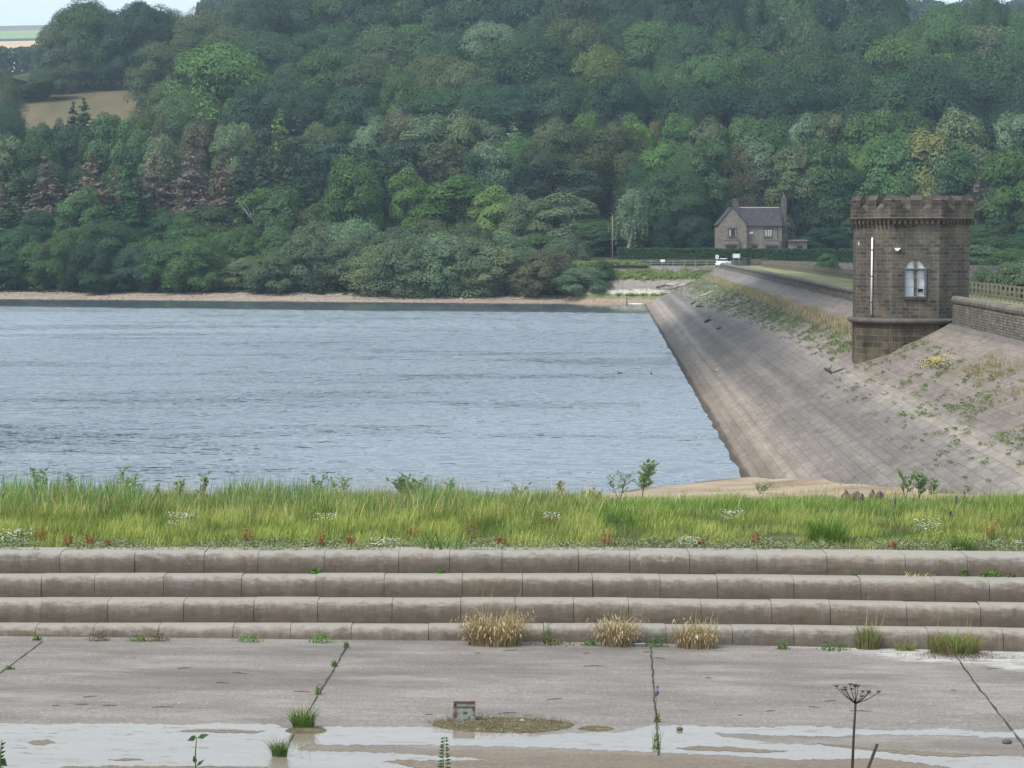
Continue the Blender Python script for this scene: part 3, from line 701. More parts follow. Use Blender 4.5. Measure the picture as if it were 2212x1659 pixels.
row('the bush row behind', 'bushes along the far shoreline', 22, [
 (40, 500, 130, Wl, 'dark'), (165, 495, 120, A_, 'mid'), (230, 478, 150, O, 'dark'), (320, 510, 130, A_, 'mid'), (400, 492, 130, A_, 'mid'), (450, 497, 120, A_, 'bright'),
 (520, 500, 130, Wl, 'mid'), (600, 505, 120, Wl, 'mid'), (680, 490, 140, Wl, 'grey'), (770, 488, 150, Wl, 'grey'), (850, 490, 150, Wl, 'grey'), (930, 485, 140, Wl, 'grey'),
 (1010, 492, 150, Wl, 'olive'), (1090, 500, 150, Wl, 'grey'), (1160, 505, 140, Wl, 'mid'), (1225, 520, 130, Wl, 'grey')])
row('the lower tree row', 'trees behind the shore bushes', 38, [
 (30, 440, 120, S, 'dark'), (90, 450, 110, A_, 'dark'), (175, 405, 115, A_, 'mid'), (250, 420, 95, S, 'deep'), (295, 405, 95, S, 'dark'), (345, 455, 130, A_, 'dark'),
 (405, 465, 110, A_, 'mid'), (455, 445, 130, A_, 'olive'), (560, 390, 115, Ba, 'bright'), (600, 400, 120, A_, 'mid'), (665, 385, 100, S, 'dark'), (700, 432, 130, A_, 'olive'),
 (770, 335, 135, A_, 'bright'), (825, 345, 80, S, 'mid'), (880, 372, 110, A_, 'bright'), (930, 420, 120, A_, 'mid'), (990, 372, 190, A_, 'bright'), (1075, 398, 120, A_, 'lime'),
 (1130, 425, 110, A_, 'grey'), (1150, 440, 80, A_, 'yellow'), (1215, 412, 190, A_, 'grey'), (1280, 470, 130, A_, 'mid')])
row('the conifer belt', 'conifers in the plantation belt', 52, [
 (5, 400, 90, L, 'brown'), (45, 370, 90, S, 'dark'), (112, 332, 105, L, 'brown'), (150, 380, 80, S, 'dark'), (193, 326, 110, L, 'brown'), (240, 350, 90, L, 'tan'), (285, 335, 90, S, 'dark'),
 (335, 325, 100, L, 'brown'), (375, 340, 80, L, 'tan'), (418, 312, 90, L, 'red'), (475, 315, 95, L, 'red'), (520, 330, 90, S, 'blue'), (570, 335, 90, S, 'blue'), (620, 340, 90, S, 'blue'),
 (655, 330, 100, Pn, 'blue'), (710, 310, 130, Pn, 'blue'), (770, 310, 120, Pn, 'blue'), (845, 320, 110, Pn, 'blue'), (905, 315, 110, Pn, 'blue'), (960, 310, 130, Pn, 'tan'),
 (1015, 330, 100, Pn, 'blue'), (805, 395, 60, L, 'red', -10), (1190, 350, 120, Pn, 'blue'), (1120, 360, 110, Pn, 'blue'), (1060, 380, 110, Pn, 'blue'), (1250, 365, 120, Pn, 'blue')])
row('the middle belt', 'trees of the middle belt', 66, [
 (20, 290, 110, A_, 'grey'), (90, 300, 110, A_, 'mid'), (290, 270, 110, A_, 'mid'), (350, 300, 100, A_, 'grey'), (500, 275, 90, A_, 'grey'), (560, 285, 100, Pn, 'blue'), (640, 290, 110, Pn, 'blue'), (1060, 315, 120, A_, 'grey'),
 (1118, 298, 140, O, 'mid'), (1160, 320, 130, O, 'olive'), (1225, 285, 160, O, 'olive'), (1330, 280, 170, O, 'olive'), (1385, 360, 130, O, 'dark'), (1430, 312, 120, A_, 'bright'),
 (1480, 325, 120, O, 'mid'), (1540, 300, 140, A_, 'mid'), (1600, 320, 130, O, 'tan'), (1650, 300, 130, A_, 'grey'), (1720, 320, 130, A_, 'grey'), (1790, 300, 130, A_, 'mid'),
 (1850, 310, 90, A_, 'bright'), (1920, 300, 150, A_, 'mid'), (2000, 282, 150, A_, 'yellow'), (2060, 300, 150, A_, 'mid'), (2115, 322, 70, L, 'red'), (2180, 325, 150, A_, 'bright')])
row('the belt below the oaks', 'trees below the big oaks', 84, [
 (15, 320, 130, A_, 'grey'), (60, 345, 100, S, 'blue'), (148, 228, 62, S, 'deep', 20), (180, 215, 70, S, 'deep', 20), (125, 260, 60, A_, 'dark', 10), (235, 250, 120, A_, 'mid'), (95, 258, 90, A_, 'dark'), (212, 262, 80, A_, 'mid'), (150, 272, 90, A_, 'dark'), (300, 252, 100, A_, 'mid'), (345, 245, 55, Bi, 'tan'),
 (420, 255, 90, A_, 'tan'), (470, 262, 80, S, 'mid'), (520, 265, 80, A_, 'yellow'), (598, 228, 65, S, 'lime'), (640, 262, 90, S, 'blue'), (690, 270, 110, A_, 'grey'), (750, 258, 110, A_, 'mid'),
 (800, 248, 110, A_, 'grey'), (860, 244, 100, A_, 'tan'), (920, 242, 120, A_, 'grey'), (985, 243, 130, A_, 'grey'), (1050, 262, 110, A_, 'grey'), (1115, 258, 90, S, 'grey'), (1190, 250, 110, A_, 'grey'),
 (1260, 238, 80, A_, 'bright'), (1325, 250, 80, Bi, 'tan'), (1375, 250, 100, A_, 'bright'), (1420, 245, 70, Bi, 'tan'), (1470, 255, 110, A_, 'bright'), (1530, 262, 110, A_, 'grey'), (1600, 255, 120, A_, 'mid'),
 (1660, 250, 120, A_, 'mid'), (1730, 250, 110, A_, 'grey'), (1790, 250, 120, A_, 'grey'), (1850, 248, 110, A_, 'mid'), (1920, 240, 130, A_, 'bright'), (1990, 245, 130, A_, 'mid'), (2070, 232, 140, A_, 'grey'),
 (2140, 262, 100, S, 'blue'), (2190, 240, 110, A_, 'grey')])
row('the lower oak row', 'big oaks on the hillside', 120, [
 (5, 215, 90, O, 'dark'), (400, 200, 130, O, 'mid'), (560, 190, 150, O, 'deep'), (670, 195, 160, O, 'dark'), (770, 190, 150, O, 'dark'), (855, 150, 90, A_, 'mid'), (940, 190, 150, O, 'dark'), (1030, 180, 150, O, 'dark'),
 (1110, 190, 160, O, 'deep'), (1200, 180, 150, O, 'deep'), (1330, 160, 150, O, 'dark'), (1400, 195, 150, O, 'dark'), (1490, 190, 150, O, 'dark'), (1580, 190, 160, O, 'deep'), (1670, 190, 160, O, 'deep'),
 (1760, 185, 160, O, 'deep'), (1850, 190, 150, O, 'dark'), (1940, 175, 160, O, 'dark'), (2030, 170, 160, O, 'deep'), (2120, 180, 160, O, 'deep'), (2200, 185, 140, O, 'deep')])
row('the great oak row', 'big oaks on the hillside', 146, [
 (-5, 165, 110, O, 'grey'), (480, 110, 250, O, 'bright', -18), (350, 175, 80, O, 'olive'), (640, 140, 120, O, 'olive'), (715, 105, 200, O, 'mid'), (800, 125, 150, O, 'olive'), (940, 118, 150, O, 'olive'), (1010, 130, 140, O, 'grey'),
 (1090, 100, 160, O, 'dark'), (1175, 92, 180, O, 'dark'), (1290, 108, 130, O, 'lime', -8), (1385, 142, 120, O, 'mid'), (1460, 150, 130, O, 'mid'), (1540, 128, 160, O, 'mid'), (1620, 122, 150, O, 'mid'),
 (1700, 128, 150, O, 'dark'), (1780, 120, 150, O, 'mid'), (1870, 135, 130, O, 'dark'), (1925, 98, 180, O, 'mid'), (2010, 118, 150, O, 'mid'), (2090, 125, 150, O, 'dark'), (2170, 128, 150, O, 'mid')])
row('the row below the skyline', 'trees of the upper wood', 182, [
 (345, 100, 130, O, 'olive'), (420, 75, 140, O, 'olive'), (500, 70, 140, O, 'olive'), (580, 68, 140, O, 'dark'), (660, 72, 140, O, 'dark'), (740, 60, 140, O, 'dark'), (820, 64, 140, O, 'olive'),
 (900, 62, 140, O, 'mid'), (980, 66, 150, O, 'dark'), (1060, 60, 150, O, 'grey'), (1150, 58, 140, O, 'dark'), (1235, 45, 160, O, 'olive'), (1320, 60, 130, O, 'dark'), (1395, 48, 150, O, 'mid'),
 (1490, 62, 130, O, 'dark'), (1575, 58, 110, A_, 'mid'), (1660, 60, 120, A_, 'dark'), (1745, 55, 120, O, 'olive'), (1850, 55, 160, O, 'dark'), (1960, 70, 120, O, 'mid'), (2040, 60, 140, O, 'mid'), (2120, 55, 150, O, 'grey'), (2200, 50, 140, O, 'mid')])
row('the skyline row', 'trees on the skyline', 222, [
 (15, 168, 110, O, 'blue'), (60, 178, 90, O, 'olive', -16), (105, 150, 80, O, 'olive', -18), (130, 60, 110, O, 'grey'), (185, 14, 150, O, 'mid'), (240, 30, 120, O, 'dark'), (300, 8, 140, O, 'dark'), (360, 25, 110, O, 'dark', 14), (440, 20, 130, O, 'olive'),
 (510, 18, 120, O, 'olive'), (580, 5, 140, O, 'dark'), (660, 0, 150, O, 'dark'), (740, -5, 150, O, 'mid'), (820, -8, 150, O, 'dark'), (900, -5, 150, O, 'dark'), (980, 2, 150, O, 'olive'), (1060, -14, 150, O, 'dark'),
 (1150, -12, 150, O, 'dark'), (1240, -18, 150, O, 'olive'), (1325, -10, 140, O, 'dark'), (1400, 2, 120, O, 'dark'), (1480, -22, 130, O, 'dark'), (1560, -26, 130, O, 'dark'), (1640, -16, 120, O, 'mid'),
 (1720, -10, 120, O, 'mid'), (1800, -14, 140, O, 'dark'), (1890, -14, 150, O, 'dark'), (1995, 52, 90, O, 'mid'), (2050, 8, 150, O, 'mid'), (2125, 0, 130, O, 'mid'), (2195, 22, 120, O, 'mid')])
row('the dark trees by the cottage', 'trees around the cottage', 0, [
 (1300, 480, 110, A_, 'dark', -12), (1395, 385, 130, O, 'deep', 12), (1460, 365, 150, O, 'dark', 6), (1540, 385, 130, O, 'dark', 14), (1630, 335, 170, O, 'olive', 20), (1725, 312, 190, O, 'dark', 16), (1800, 365, 170, O, 'dark', 8), (1880, 345, 110, A_, 'yellow', 14),
 (1950, 330, 150, O, 'dark', 14), (2030, 350, 120, S, 'blue', 10), (2090, 365, 130, Pn, 'blue', 16), (2150, 410, 150, A_, 'olive', -8), (2200, 450, 140, O, 'mid', -12), (2110, 480, 150, O, 'mid', -10),
 (2115, 525, 140, Wl, 'grey', -60), (2190, 535, 150, Wl, 'mid', -75), (2040, 520, 130, Wl, 'dark', -40), (2240, 500, 150, Wl, 'dark', -50), (1420, 470, 120, Wl, 'deep', -16), (1500, 470, 110, Wl, 'deep', -10), (1780, 490, 130, Wl, 'deep', -4), (1860, 480, 130, Wl, 'deep', -4)], D_abs=440)
tree('birch', 1366, 400, 108, 421, 'grey', 'weeping birch with a pale leaning trunk standing behind the hedge', 'trees around the cottage', zb=-2.9)
for i, (x, y, w, D) in enumerate(((2195, 572, 130, 185), (2128, 592, 100, 200), (2250, 545, 130, 195))):
    tree('willow', x, y, w, D, 'grey', 'grey green bush behind the crest fence, ' + ('largest, right of the tower', 'lower one beside the tower', 'cut by the right edge of view')[i], 'bushes behind the crest fence')
tree('willow', 1788, 570, 50, 330, 'mid', 'small round bush growing in front of the long boundary wall', None, zb=-4.6)
# far wood seen through gaps in the skyline: a mass
rng = np.random.default_rng(5); Cs = []; Ns = []
for (x0, x1, y0, y1, D) in ((430, 600, -5, 40, 1000), (1940, 2230, 2, 60, 1000), (1380, 1480, 20, 60, 900), (-20, 130, 100, 190, 900), (1600, 1980, 40, 120, 950)):
    for k in range(int((x1-x0)/7)):
        x = rng.uniform(x0, x1); y = y0+rng.uniform(0, 12)+6*math.sin(x*.05)
        c = at(x, y, D+rng.uniform(0, 60)); r = rng.uniform(3, 7); u = unit(170); u[:, 2] = np.abs(u[:, 2])
        Cs.append(np.array(c)-np.array([0, 0, r*.7])+u*r*np.array([1, 1, .8])); Ns.append(u)
        for j in range(3):
            u = unit(150); Cs.append(np.array(c)-np.array([0, 0, r*(1.3+1.8*j)])+u*r*np.array([1.1, 1, 1])); Ns.append(u)
V, F = leaf_quads(np.concatenate(Cs), np.concatenate(Ns), 1.5)
fw = link('distant_wood', np_mesh('distant_wood', V, F), M['leaf']); fw.color = (.035, .06, .03, 1); tag(fw, 'hazy blue distant wood behind the skyline trees', 'woodland', kind='stuff')
# undergrowth under the trees
us = []; un = []
for k in range(2600):
    x = rng.uniform(-60, 2270); X0 = (x-1106)/5000*430; d = rng.choice([14, 26, 40, 60, 80, 100, 130, 160, 200])+rng.uniform(-5, 8); D = float(shore(X0))+d
    X = (x-1106)/5000*D
    if X > 8 and D < 436: continue
    if X < -76 and 590 < D < 672: continue
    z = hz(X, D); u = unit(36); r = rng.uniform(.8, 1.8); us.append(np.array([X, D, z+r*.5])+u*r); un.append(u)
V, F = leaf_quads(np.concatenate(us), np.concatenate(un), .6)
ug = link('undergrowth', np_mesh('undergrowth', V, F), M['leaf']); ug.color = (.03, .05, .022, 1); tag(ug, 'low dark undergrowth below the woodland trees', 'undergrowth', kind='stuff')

# ------------------------------------------------------------------ field fence far left (posts)
pts_f = [at(x, 215-(x-60)*.02, 664) for x in (75, 320)]
fr_ = [Vector((p_.x, 656+i*4, hz(p_.x, 656+i*4))) for i, p_ in enumerate(pts_f)]
fence('wooden_fence', fr_, 4, 1.4, (.6, 1.2), 'thin field fence along the top of the brown pasture', M['pale_wood'], .16)

# ------------------------------------------------------------------ hedge
def leafbox(name, x0, x1, y0, y1, z0f, z1f, n, size, tint, label, cat='hedge'):
    root = empty(name, ((x0+x1)/2, (y0+y1)/2, z0f((x0+x1)/2))); tag(root, label, cat); o = np.array(root.location)
    a = rng.random(n); X = x0+(x1-x0)*rng.random(n); side = rng.random(n); Y = np.where(side < .45, y0+rng.random(n)**2*.5, np.where(side < .55, y1, y0+(y1-y0)*rng.random(n)))
    zt = np.array([z1f(x) for x in X]); zb = np.array([z0f(x) for x in X]); Zz = np.where(side < .55, zb+(zt-zb)*a, zt-rng.random(n)*.12)
    nrm = np.where((side < .55)[:, None], np.array([[0, -1, .3]]), np.array([[0, -.2, 1]])); Cc = np.stack([X, Y, Zz], 1)-o+rng.normal(size=(n, 3))*.09
    V, F = leaf_quads(Cc, nrm, size); f_ = link('foliage', np_mesh('foliage', V, F), M['leaf'], root); f_.color = (*tint, 1)
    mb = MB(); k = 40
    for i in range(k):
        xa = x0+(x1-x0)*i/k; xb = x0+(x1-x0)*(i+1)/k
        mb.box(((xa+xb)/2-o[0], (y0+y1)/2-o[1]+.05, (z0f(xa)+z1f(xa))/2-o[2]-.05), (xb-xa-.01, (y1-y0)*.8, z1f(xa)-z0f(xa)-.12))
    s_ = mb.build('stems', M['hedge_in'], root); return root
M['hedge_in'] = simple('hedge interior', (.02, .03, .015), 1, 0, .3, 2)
hx0 = at(1335, 550, 406).x; hx1 = at(1900, 550, 406).x
leafbox('hedge', hx0, hx1, 405.2, 407.4, lambda x: -3.7, lambda x: -.88-.28*(x-hx0)/(hx1-hx0)+.05*math.sin(x*.8), 26000, .3, (.032, .072, .022), 'long clipped dark green hedge in front of the stone cottage')

# ------------------------------------------------------------------ cottage
HD = 418; sH = 5000/HD
def hp(x, y, D=HD): q = at(x, y, D); return q
gx0 = hp(1551, 500).x; gx1 = hp(1613, 500).x; pk = hp(1582, 447.5); ev = hp(1551, 484.8).z; x1 = hp(1690, 500).x; rid = hp(1640, 449.6, HD+3.3).z; ev2 = hp(1640, 487.2, HD+.9).z
zg = -2.75
house = empty('stone_cottage', ((gx0+x1)/2, HD, zg)); tag(house, 'two storey brown stone cottage with slate roof behind the hedge', 'house'); o = Vector(house.location)
def rel(x, y, z): return Vector((x, y, z))-o
hb_ = MB(); gm = (gx0+gx1)/2; yb = HD+6.6
hb_.add([rel(gx0, HD, zg), rel(gx1, HD, zg), rel(gx1, HD, ev), rel(gm, HD, pk.z), rel(gx0, HD, ev)], [(0, 1, 2, 3, 4)])
hb_.add([rel(gx0, HD, zg), rel(gx0, HD, ev), rel(gx0, yb, ev), rel(gx0, yb, zg)], [(0, 1, 2, 3)])
hb_.add([rel(gx1, HD, zg), rel(gx1, HD, ev), rel(gx1, HD+.9, ev), rel(gx1, HD+.9, zg)], [(0, 1, 2, 3)])
ym = HD+.9; yr = HD+3.6
hb_.add([rel(gx1, ym, zg), rel(x1, ym, zg), rel(x1, ym, ev2), rel(gx1, ym, ev2)], [(0, 1, 2, 3)])
hb_.add([rel(x1, ym, zg), rel(x1, yb, zg), rel(x1, yb, ev2), rel(x1, yr, rid), rel(x1, ym, ev2)], [(0, 1, 2, 3, 4)])
hb_.add([rel(gx0, yb, zg), rel(x1, yb, zg), rel(x1, yb, ev2), rel(gx0, yb, ev2)], [(0, 1, 2, 3)])
hb_.build('wall', M['cottage'], house, uv=True)
rf = MB()
def slab(a, b, c, d, th=.12):
    vs = [Vector(v) for v in (a, b, c, d)]; n = (vs[1]-vs[0]).cross(vs[3]-vs[0]).normalized()
    if n.z < 0: n = -n
    rf.add(vs+[v+n*th for v in vs], [(0, 1, 2, 3), (7, 6, 5, 4), (0, 4, 5, 1), (1, 5, 6, 2), (2, 6, 7, 3), (3, 7, 4, 0)])
ov = .18; kx = (pk.z-ev)/(gm-gx0)
slab(rel(gx0-ov, HD-.12, ev-ov*kx), rel(gm, HD-.12, pk.z), rel(gm, yb, pk.z), rel(gx0-ov, yb, ev-ov*kx))
slab(rel(gm, HD-.12, pk.z), rel(gx1+.1, HD-.12, ev-.1*kx), rel(gx1+.1, ym+.25, ev-.1*kx), rel(gm, yr, pk.z))
slab(rel(gx1-.0, ym-.15, ev2-.15), rel(x1+.08, ym-.15, ev2-.15), rel(x1+.08, yr, rid), rel(gm+.25, yr, rid))
slab(rel(gm, yr, rid), rel(x1+.08, yr, rid), rel(x1+.08, yb+.1, ev2-.1), rel(gm, yb+.1, ev2-.1))
roof = rf.build('roof', M['slate'], house, uv=True)
rt = MB(); rt.bar(rel(gm+.3, yr, rid+.13), rel(x1-.2, yr, rid+.13), .28, .16); rt.build('ridge_tiles', simple('pale ridge tile', (.5, .46, .38), .8), roof)
M['chim'] = stone_wall('chimney stone', .4, .2, .015, (.12, .10, .088), (.19, .162, .14), (.2, .18, .155), rough_amt=.02)
def chimney(xa, xb, yt, zb, D, dep, name='chimney', xb2=None, ztap=None):
    a = at(xa, yt, D); b = at(xb, yt, D); m = MB(); w = b.x-a.x; z1 = a.z
    m.box(rel((a.x+b.x)/2, D+dep/2, (zb+z1)/2), (w, dep, z1-zb), taper=.9)
    m.box(rel((a.x+b.x)/2, D+dep/2, z1-.25), (w*1.02, dep*1.05, .14)); return m.build(name, M['chim'], roof if name == 'chimney' else house, uv=True)
chimney(1583.5, 1596, 429, pk.z-1.0, HD+3.2, 1.1); 
bs = MB(); ca = at(1688, 425, HD+2.2); cb2 = at(1699, 425, HD+2.2); cw = at(1700, 500, HD+2.2)
bs.box(rel((ca.x+cb2.x)/2+.1, HD+3.2, (ca.z+3.4)/2), (cb2.x-ca.x+.05, 1.0, ca.z-3.4), taper=.88)
bs.box(rel((x1+cw.x)/2, HD+3.2, (zg+3.6)/2), (cw.x-x1+.1, 1.9, 3.6-zg)); bs.box(rel((x1+cw.x)/2-.02, HD+3.2, 4.0), (cw.x-x1-.05, 1.5, .9), taper=.75)
bs.build('chimney_stack', M['chim'], house, uv=True)
ct = MB(); ct.tube([rel((ca.x+cb2.x)/2+.1, HD+3.2, ca.z), rel((ca.x+cb2.x)/2+.1, HD+3.2, ca.z+.3)], .16, 8); ct.build('chimney_pot', simple('buff pot', (.3, .25, .2)), house)
def hwin(xa, xb, ya, yb_, D, nb, curt, label=None):
    a = at(xa, ya, D); b = at(xb, yb_, D); cx = (a.x+b.x)/2; cz = (a.z+b.z)/2; w = b.x-a.x; h = a.z-b.z; y = D-.03
    fr = MB(); t_ = .08
    for s_ in (-1, 1): fr.box(rel(cx+s_*(w/2-t_/2), y, cz), (t_, .1, h)); fr.box(rel(cx, y, cz+s_*(h/2-t_/2)), (w, .104, t_))
    for i in range(1, nb): fr.box(rel(cx-w/2+w*i/nb, y, cz), (.06, .096, h))
    f = fr.build('window', M['blk'], house)
    g = MB(); g.box(rel(cx, y+.02, cz), (w-.02, .02, h-.02)); g.build('pane', M['glass_dark'], f)
    if curt:
        c_ = MB()
        for u0, u1 in curt: c_.box(rel(cx-w/2+w*(u0+u1)/2, y-.005, cz), (w*(u1-u0), .015, h-.2))
        c_.build('curtain', M['net'], f)
    l_ = MB(); l_.box(rel(cx, D-.02, cz+h/2+.14), (w+.5, .08, .24)); l_.box(rel(cx, D-.03, cz-h/2-.12), (w+.3, .14, .2)); l_.build('lintel_and_sill', M['dress'], f)
M['net'] = simple('net curtain', (.42, .45, .42), .8, .1, .15, 5)
hwin(1573.8, 1590.2, 494.7, 511.5, HD, 2, [(.1, .3), (.88, .94)]); hwin(1651.3, 1668.3, 494.7, 511.7, ym, 3, [(.08, .3), (.4, .65), (.72, .93)])
hwin(1568, 1591, 530, 548, HD-.5, 3, None); hwin(1625, 1636, 530, 548, ym, 2, None); hwin(1655, 1680, 531, 548, ym-.5, 3, None)
by = MB()
for xa, xb, D in ((1563, 1596, HD), (1650, 1684, ym)):
    a = at(xa, 519, D); b = at(xb, 519, D); by.box(rel((a.x+b.x)/2, D-.21, (a.z+zg)/2), (b.x-a.x, .38, a.z-zg)); by.box(rel((a.x+b.x)/2, D-.23, a.z+.06), (b.x-a.x+.15, .46, .14))
by.build('bay', M['cottage'], house, uv=True)
pq = at(1622.5, 503, ym); wp = MB(); wp.box(rel(pq.x, ym-.03, pq.z), (.62, .05, .36)); wp.build('wall_plaque', M['white'], house)
dpx = at(1680, 487, ym); dp = MB(); dp.tube([rel(dpx.x, ym-.07, ev2-.2), rel(dpx.x, ym-.07, zg)], .05, 6); dp.tube([rel(gx1+.1, ym-.2, ev2-.12), rel(x1, ym-.2, ev2-.12)], .06, 6); dp.build('drainpipe', M['blk'], house)
# outbuilding
oa = at(1701, 521, HD+1); ob = at(1746, 521, HD+1); ou = empty('outbuilding', ((oa.x+ob.x)/2, HD+2, zg)); tag(ou, 'low stone outbuilding with flat sloping slab roof right of cottage', 'shed'); oo = Vector(ou.location)
m_ = MB(); m_.box(Vector(((oa.x+ob.x)/2, HD+2.2, (oa.z+zg)/2))-oo, (ob.x-oa.x-.5, 2.6, oa.z-zg)); m_.build('wall', M['cottage'], ou, uv=True)
m_ = MB(); m_.box(Vector(((oa.x+ob.x)/2, HD+2.1, oa.z+.1))-oo, (ob.x-oa.x, 3.2, .14), rx=.06); m_.build('roof', M['dress'], ou)
q = at(1728, 534, HD+.9); m_ = MB(); m_.box(q-oo, (1.0, .05, .5)); m_.build('door', M['blk'], ou)

# ------------------------------------------------------------------ gate, signs, car, pole
for i, x in enumerate((1609, 1651)):
    q = at(x, 558, 402.5); r_ = empty('gate_pillar', (q.x, 402.5, -3.95)); tag(r_, '%s dark' % ('left', 'right')[i]+' stone gate pillar with capstone, '+('beside the black bin', 'at the end of the long wall')[i], 'pillar', 'gate pillars')
    m_ = MB(); m_.box((0, 0, .62), (.8, .8, 1.3)); m_.build('shaft', M['chim'], r_, uv=True); m_ = MB(); m_.box((0, 0, 1.36), (1.0, 1.0, .18), taper=.8); m_.build('capstone', M['dark_dress'], r_)
q = at(1615, 566, 402); r_ = empty('wheeled_bin', (q.x+.1, 401.6, -3.9)); tag(r_, 'black wheeled bin standing inside the left gate pillar', 'bin')
m_ = MB(); m_.box((0, 0, .55), (.55, .6, .95)); m_.build('body', M['blk'], r_); m_ = MB(); m_.box((0, 0, 1.07), (.62, .68, .08)); m_.build('lid', M['blk'], r_)
m_ = MB(); m_.tube([(-.3, .25, .1), (.31, .25, .1)], .1, 10); m_.build('wheels', M['blk'], r_)
ga = at(1621, 560, 402.6); gb = at(1647, 560, 402.6); r_ = empty('field_gate', ((ga.x+gb.x)/2, 402.6, -3.9)); tag(r_, 'grey wooden double gate between the two stone pillars', 'gate')
hw = (gb.x-ga.x)/2
for s_ in (-1, 1):
    m_ = MB()
    for k in range(5): m_.bar((s_*.04, 0, .2+k*.22), (s_*hw, 0, .2+k*.22), .05, .16)
    m_.bar((s_*.06, -.03, .1), (s_*.06, -.03, 1.2), .08); m_.bar((s_*hw, -.03, .1), (s_*hw, -.03, 1.2), .08); m_.build('leaf', M['wood'], r_)
def sign(x0, x1_, y0, y1, D, zg_, label, legs=2, name='signboard'):
    a = at(x0, y0, D); b = at(x1_, y1, D); r_ = empty(name, ((a.x+b.x)/2, D, zg_)); tag(r_, label, 'sign'); w = b.x-a.x; h = a.z-b.z; cz = (a.z+b.z)/2-zg_
    m_ = MB(); m_.box((0, 0, cz), (w, .04, h)); m_.build('board', M['white'], r_)
    m_ = MB(); ft = .04
    for s_ in (-1, 1): m_.box((s_*(w/2), -.03, cz), (ft, .03, h+ft)); m_.box((0, -.03, cz+s_*h/2), (w+ft, .034, ft))
    m_.build('rim', M['steel'], r_)
    for k in range(legs):
        m_ = MB(); u = (k-(legs-1)/2)*w*.7; m_.tube([(u, -.06, -.2), (u, -.06, cz+h/2-.03)], .035, 6); m_.build('post', M['steel'], r_)
M['steel'] = simple('galvanised steel', (.33, .35, .35), .5, .5, .1, 5)
sign(1582.5, 1598.5, 548, 557.3, 396, -4.0, 'large blank white signboard on two grey posts near the gate')
sign(1545.5, 1552.5, 550.5, 559.5, 400, -4.0, 'small white notice on a post left of the white car', 1)
q = at(1431.5, 563.3, 402.7); r_ = tag(empty('notice_plate', q), 'tiny white notice plate fixed to the pale fence', 'sign'); m_ = MB(); m_.box((0, 0, 0), (.75, .03, .45)); m_.build('plate', M['white'], r_)
q = at(1323, 466, 404); r_ = tag(empty('utility_pole', (q.x, 404, -4)), 'tall thin weathered wooden pole left of the birch', 'pole'); m_ = MB(); m_.tube([(0, 0, -.2), (0, 0, q.z+4)], [.1, .07], 8); m_.build('shaft', M['wood'], r_)
m_ = MB(); m_.box((0, 0, q.z+3.7), (.5, .08, .08)); m_.build('crossarm', M['wood'], r_)
# car: small hatchback, nose towards the dam
cq = at(1563.5, 560, 397); car = empty('parked_car', (cq.x, 397.5, -4.0), R(-28)); tag(car, 'white hatchback parked at the end of the dam parapet', 'car')
st = [(-1.78, .35, .55, .74), (-1.72, .25, .8, .8), (-1.35, .22, .95, .84), (-.75, .22, 1.0, .85), (.6, .22, .98, .85), (1.4, .22, .98, .84), (1.72, .28, .95, .8), (1.8, .35, .8, .74)]
m_ = MB(); vs = []
for y, z0, z1, hw_ in st: vs += [(-hw_*.9, y, z0), (hw_*.9, y, z0), (hw_, y, (z0+z1)/2), (hw_*.93, y, z1), (-hw_*.93, y, z1), (-hw_, y, (z0+z1)/2)]
n_ = len(st); m_.add(vs, [tuple(range(6))[::-1], tuple(range((n_-1)*6, n_*6))]+[(i*6+k, i*6+(k+1) % 6, (i+1)*6+(k+1) % 6, (i+1)*6+k) for i in range(n_-1) for k in range(6)], True)
body = m_.build('body', simple('white car paint', (.75, .77, .78), .25, .6, .03), car)
cab = [(-.95, .97, .8), (-.35, 1.38, .64), (.3, 1.47, .62), (1.1, 1.42, .6), (1.6, .97, .74)]
m_ = MB(); vs = []
for y, z1, hw_ in cab: vs += [(-hw_, y, z1), (hw_, y, z1)]
m_.add(vs, [(i*2, i*2+1, i*2+3, i*2+2) for i in range(1, 3)]); m_.build('roof', body.data.materials[0], car)
base = [(-.8, -.95, .95), (.8, -.95, .95)]
gl_ = MB(); gl_.add([(-.8, -.95, .96), (.8, -.95, .96), (.64, -.35, 1.375), (-.64, -.35, 1.375)], [(0, 1, 2, 3)]); gl_.add([(-.6, 1.1, 1.415), (.6, 1.1, 1.415), (.74, 1.6, .97), (-.74, 1.6, .97)], [(0, 1, 2, 3)])
for s_ in (-1, 1): gl_.add([(s_*.8, -.95, .96), (s_*.64, -.35, 1.375), (s_*.62, .3, 1.465), (s_*.6, 1.1, 1.415), (s_*.74, 1.6, .97)], [(0, 1, 2, 3, 4)])
gl_.build('windows', M['glass_dark'], car)
for s_ in (-1, 1):
    m_ = MB(); m_.box((s_*.92, -.6, 1.0), (.2, .12, .14)); m_.build('mirror', body.data.materials[0], car)
    m_ = MB(); m_.ball((s_*.6, -1.7, .72), .16, sq=(1, .5, .7)); m_.build('headlight', M['glass_dark'], car)
    for y in (-1.15, 1.2): m_ = MB(); m_.tube([(s_*.68, y, .3), (s_*.86, y, .3)], .3, 14); m_.build('wheel', M['blk'], car)

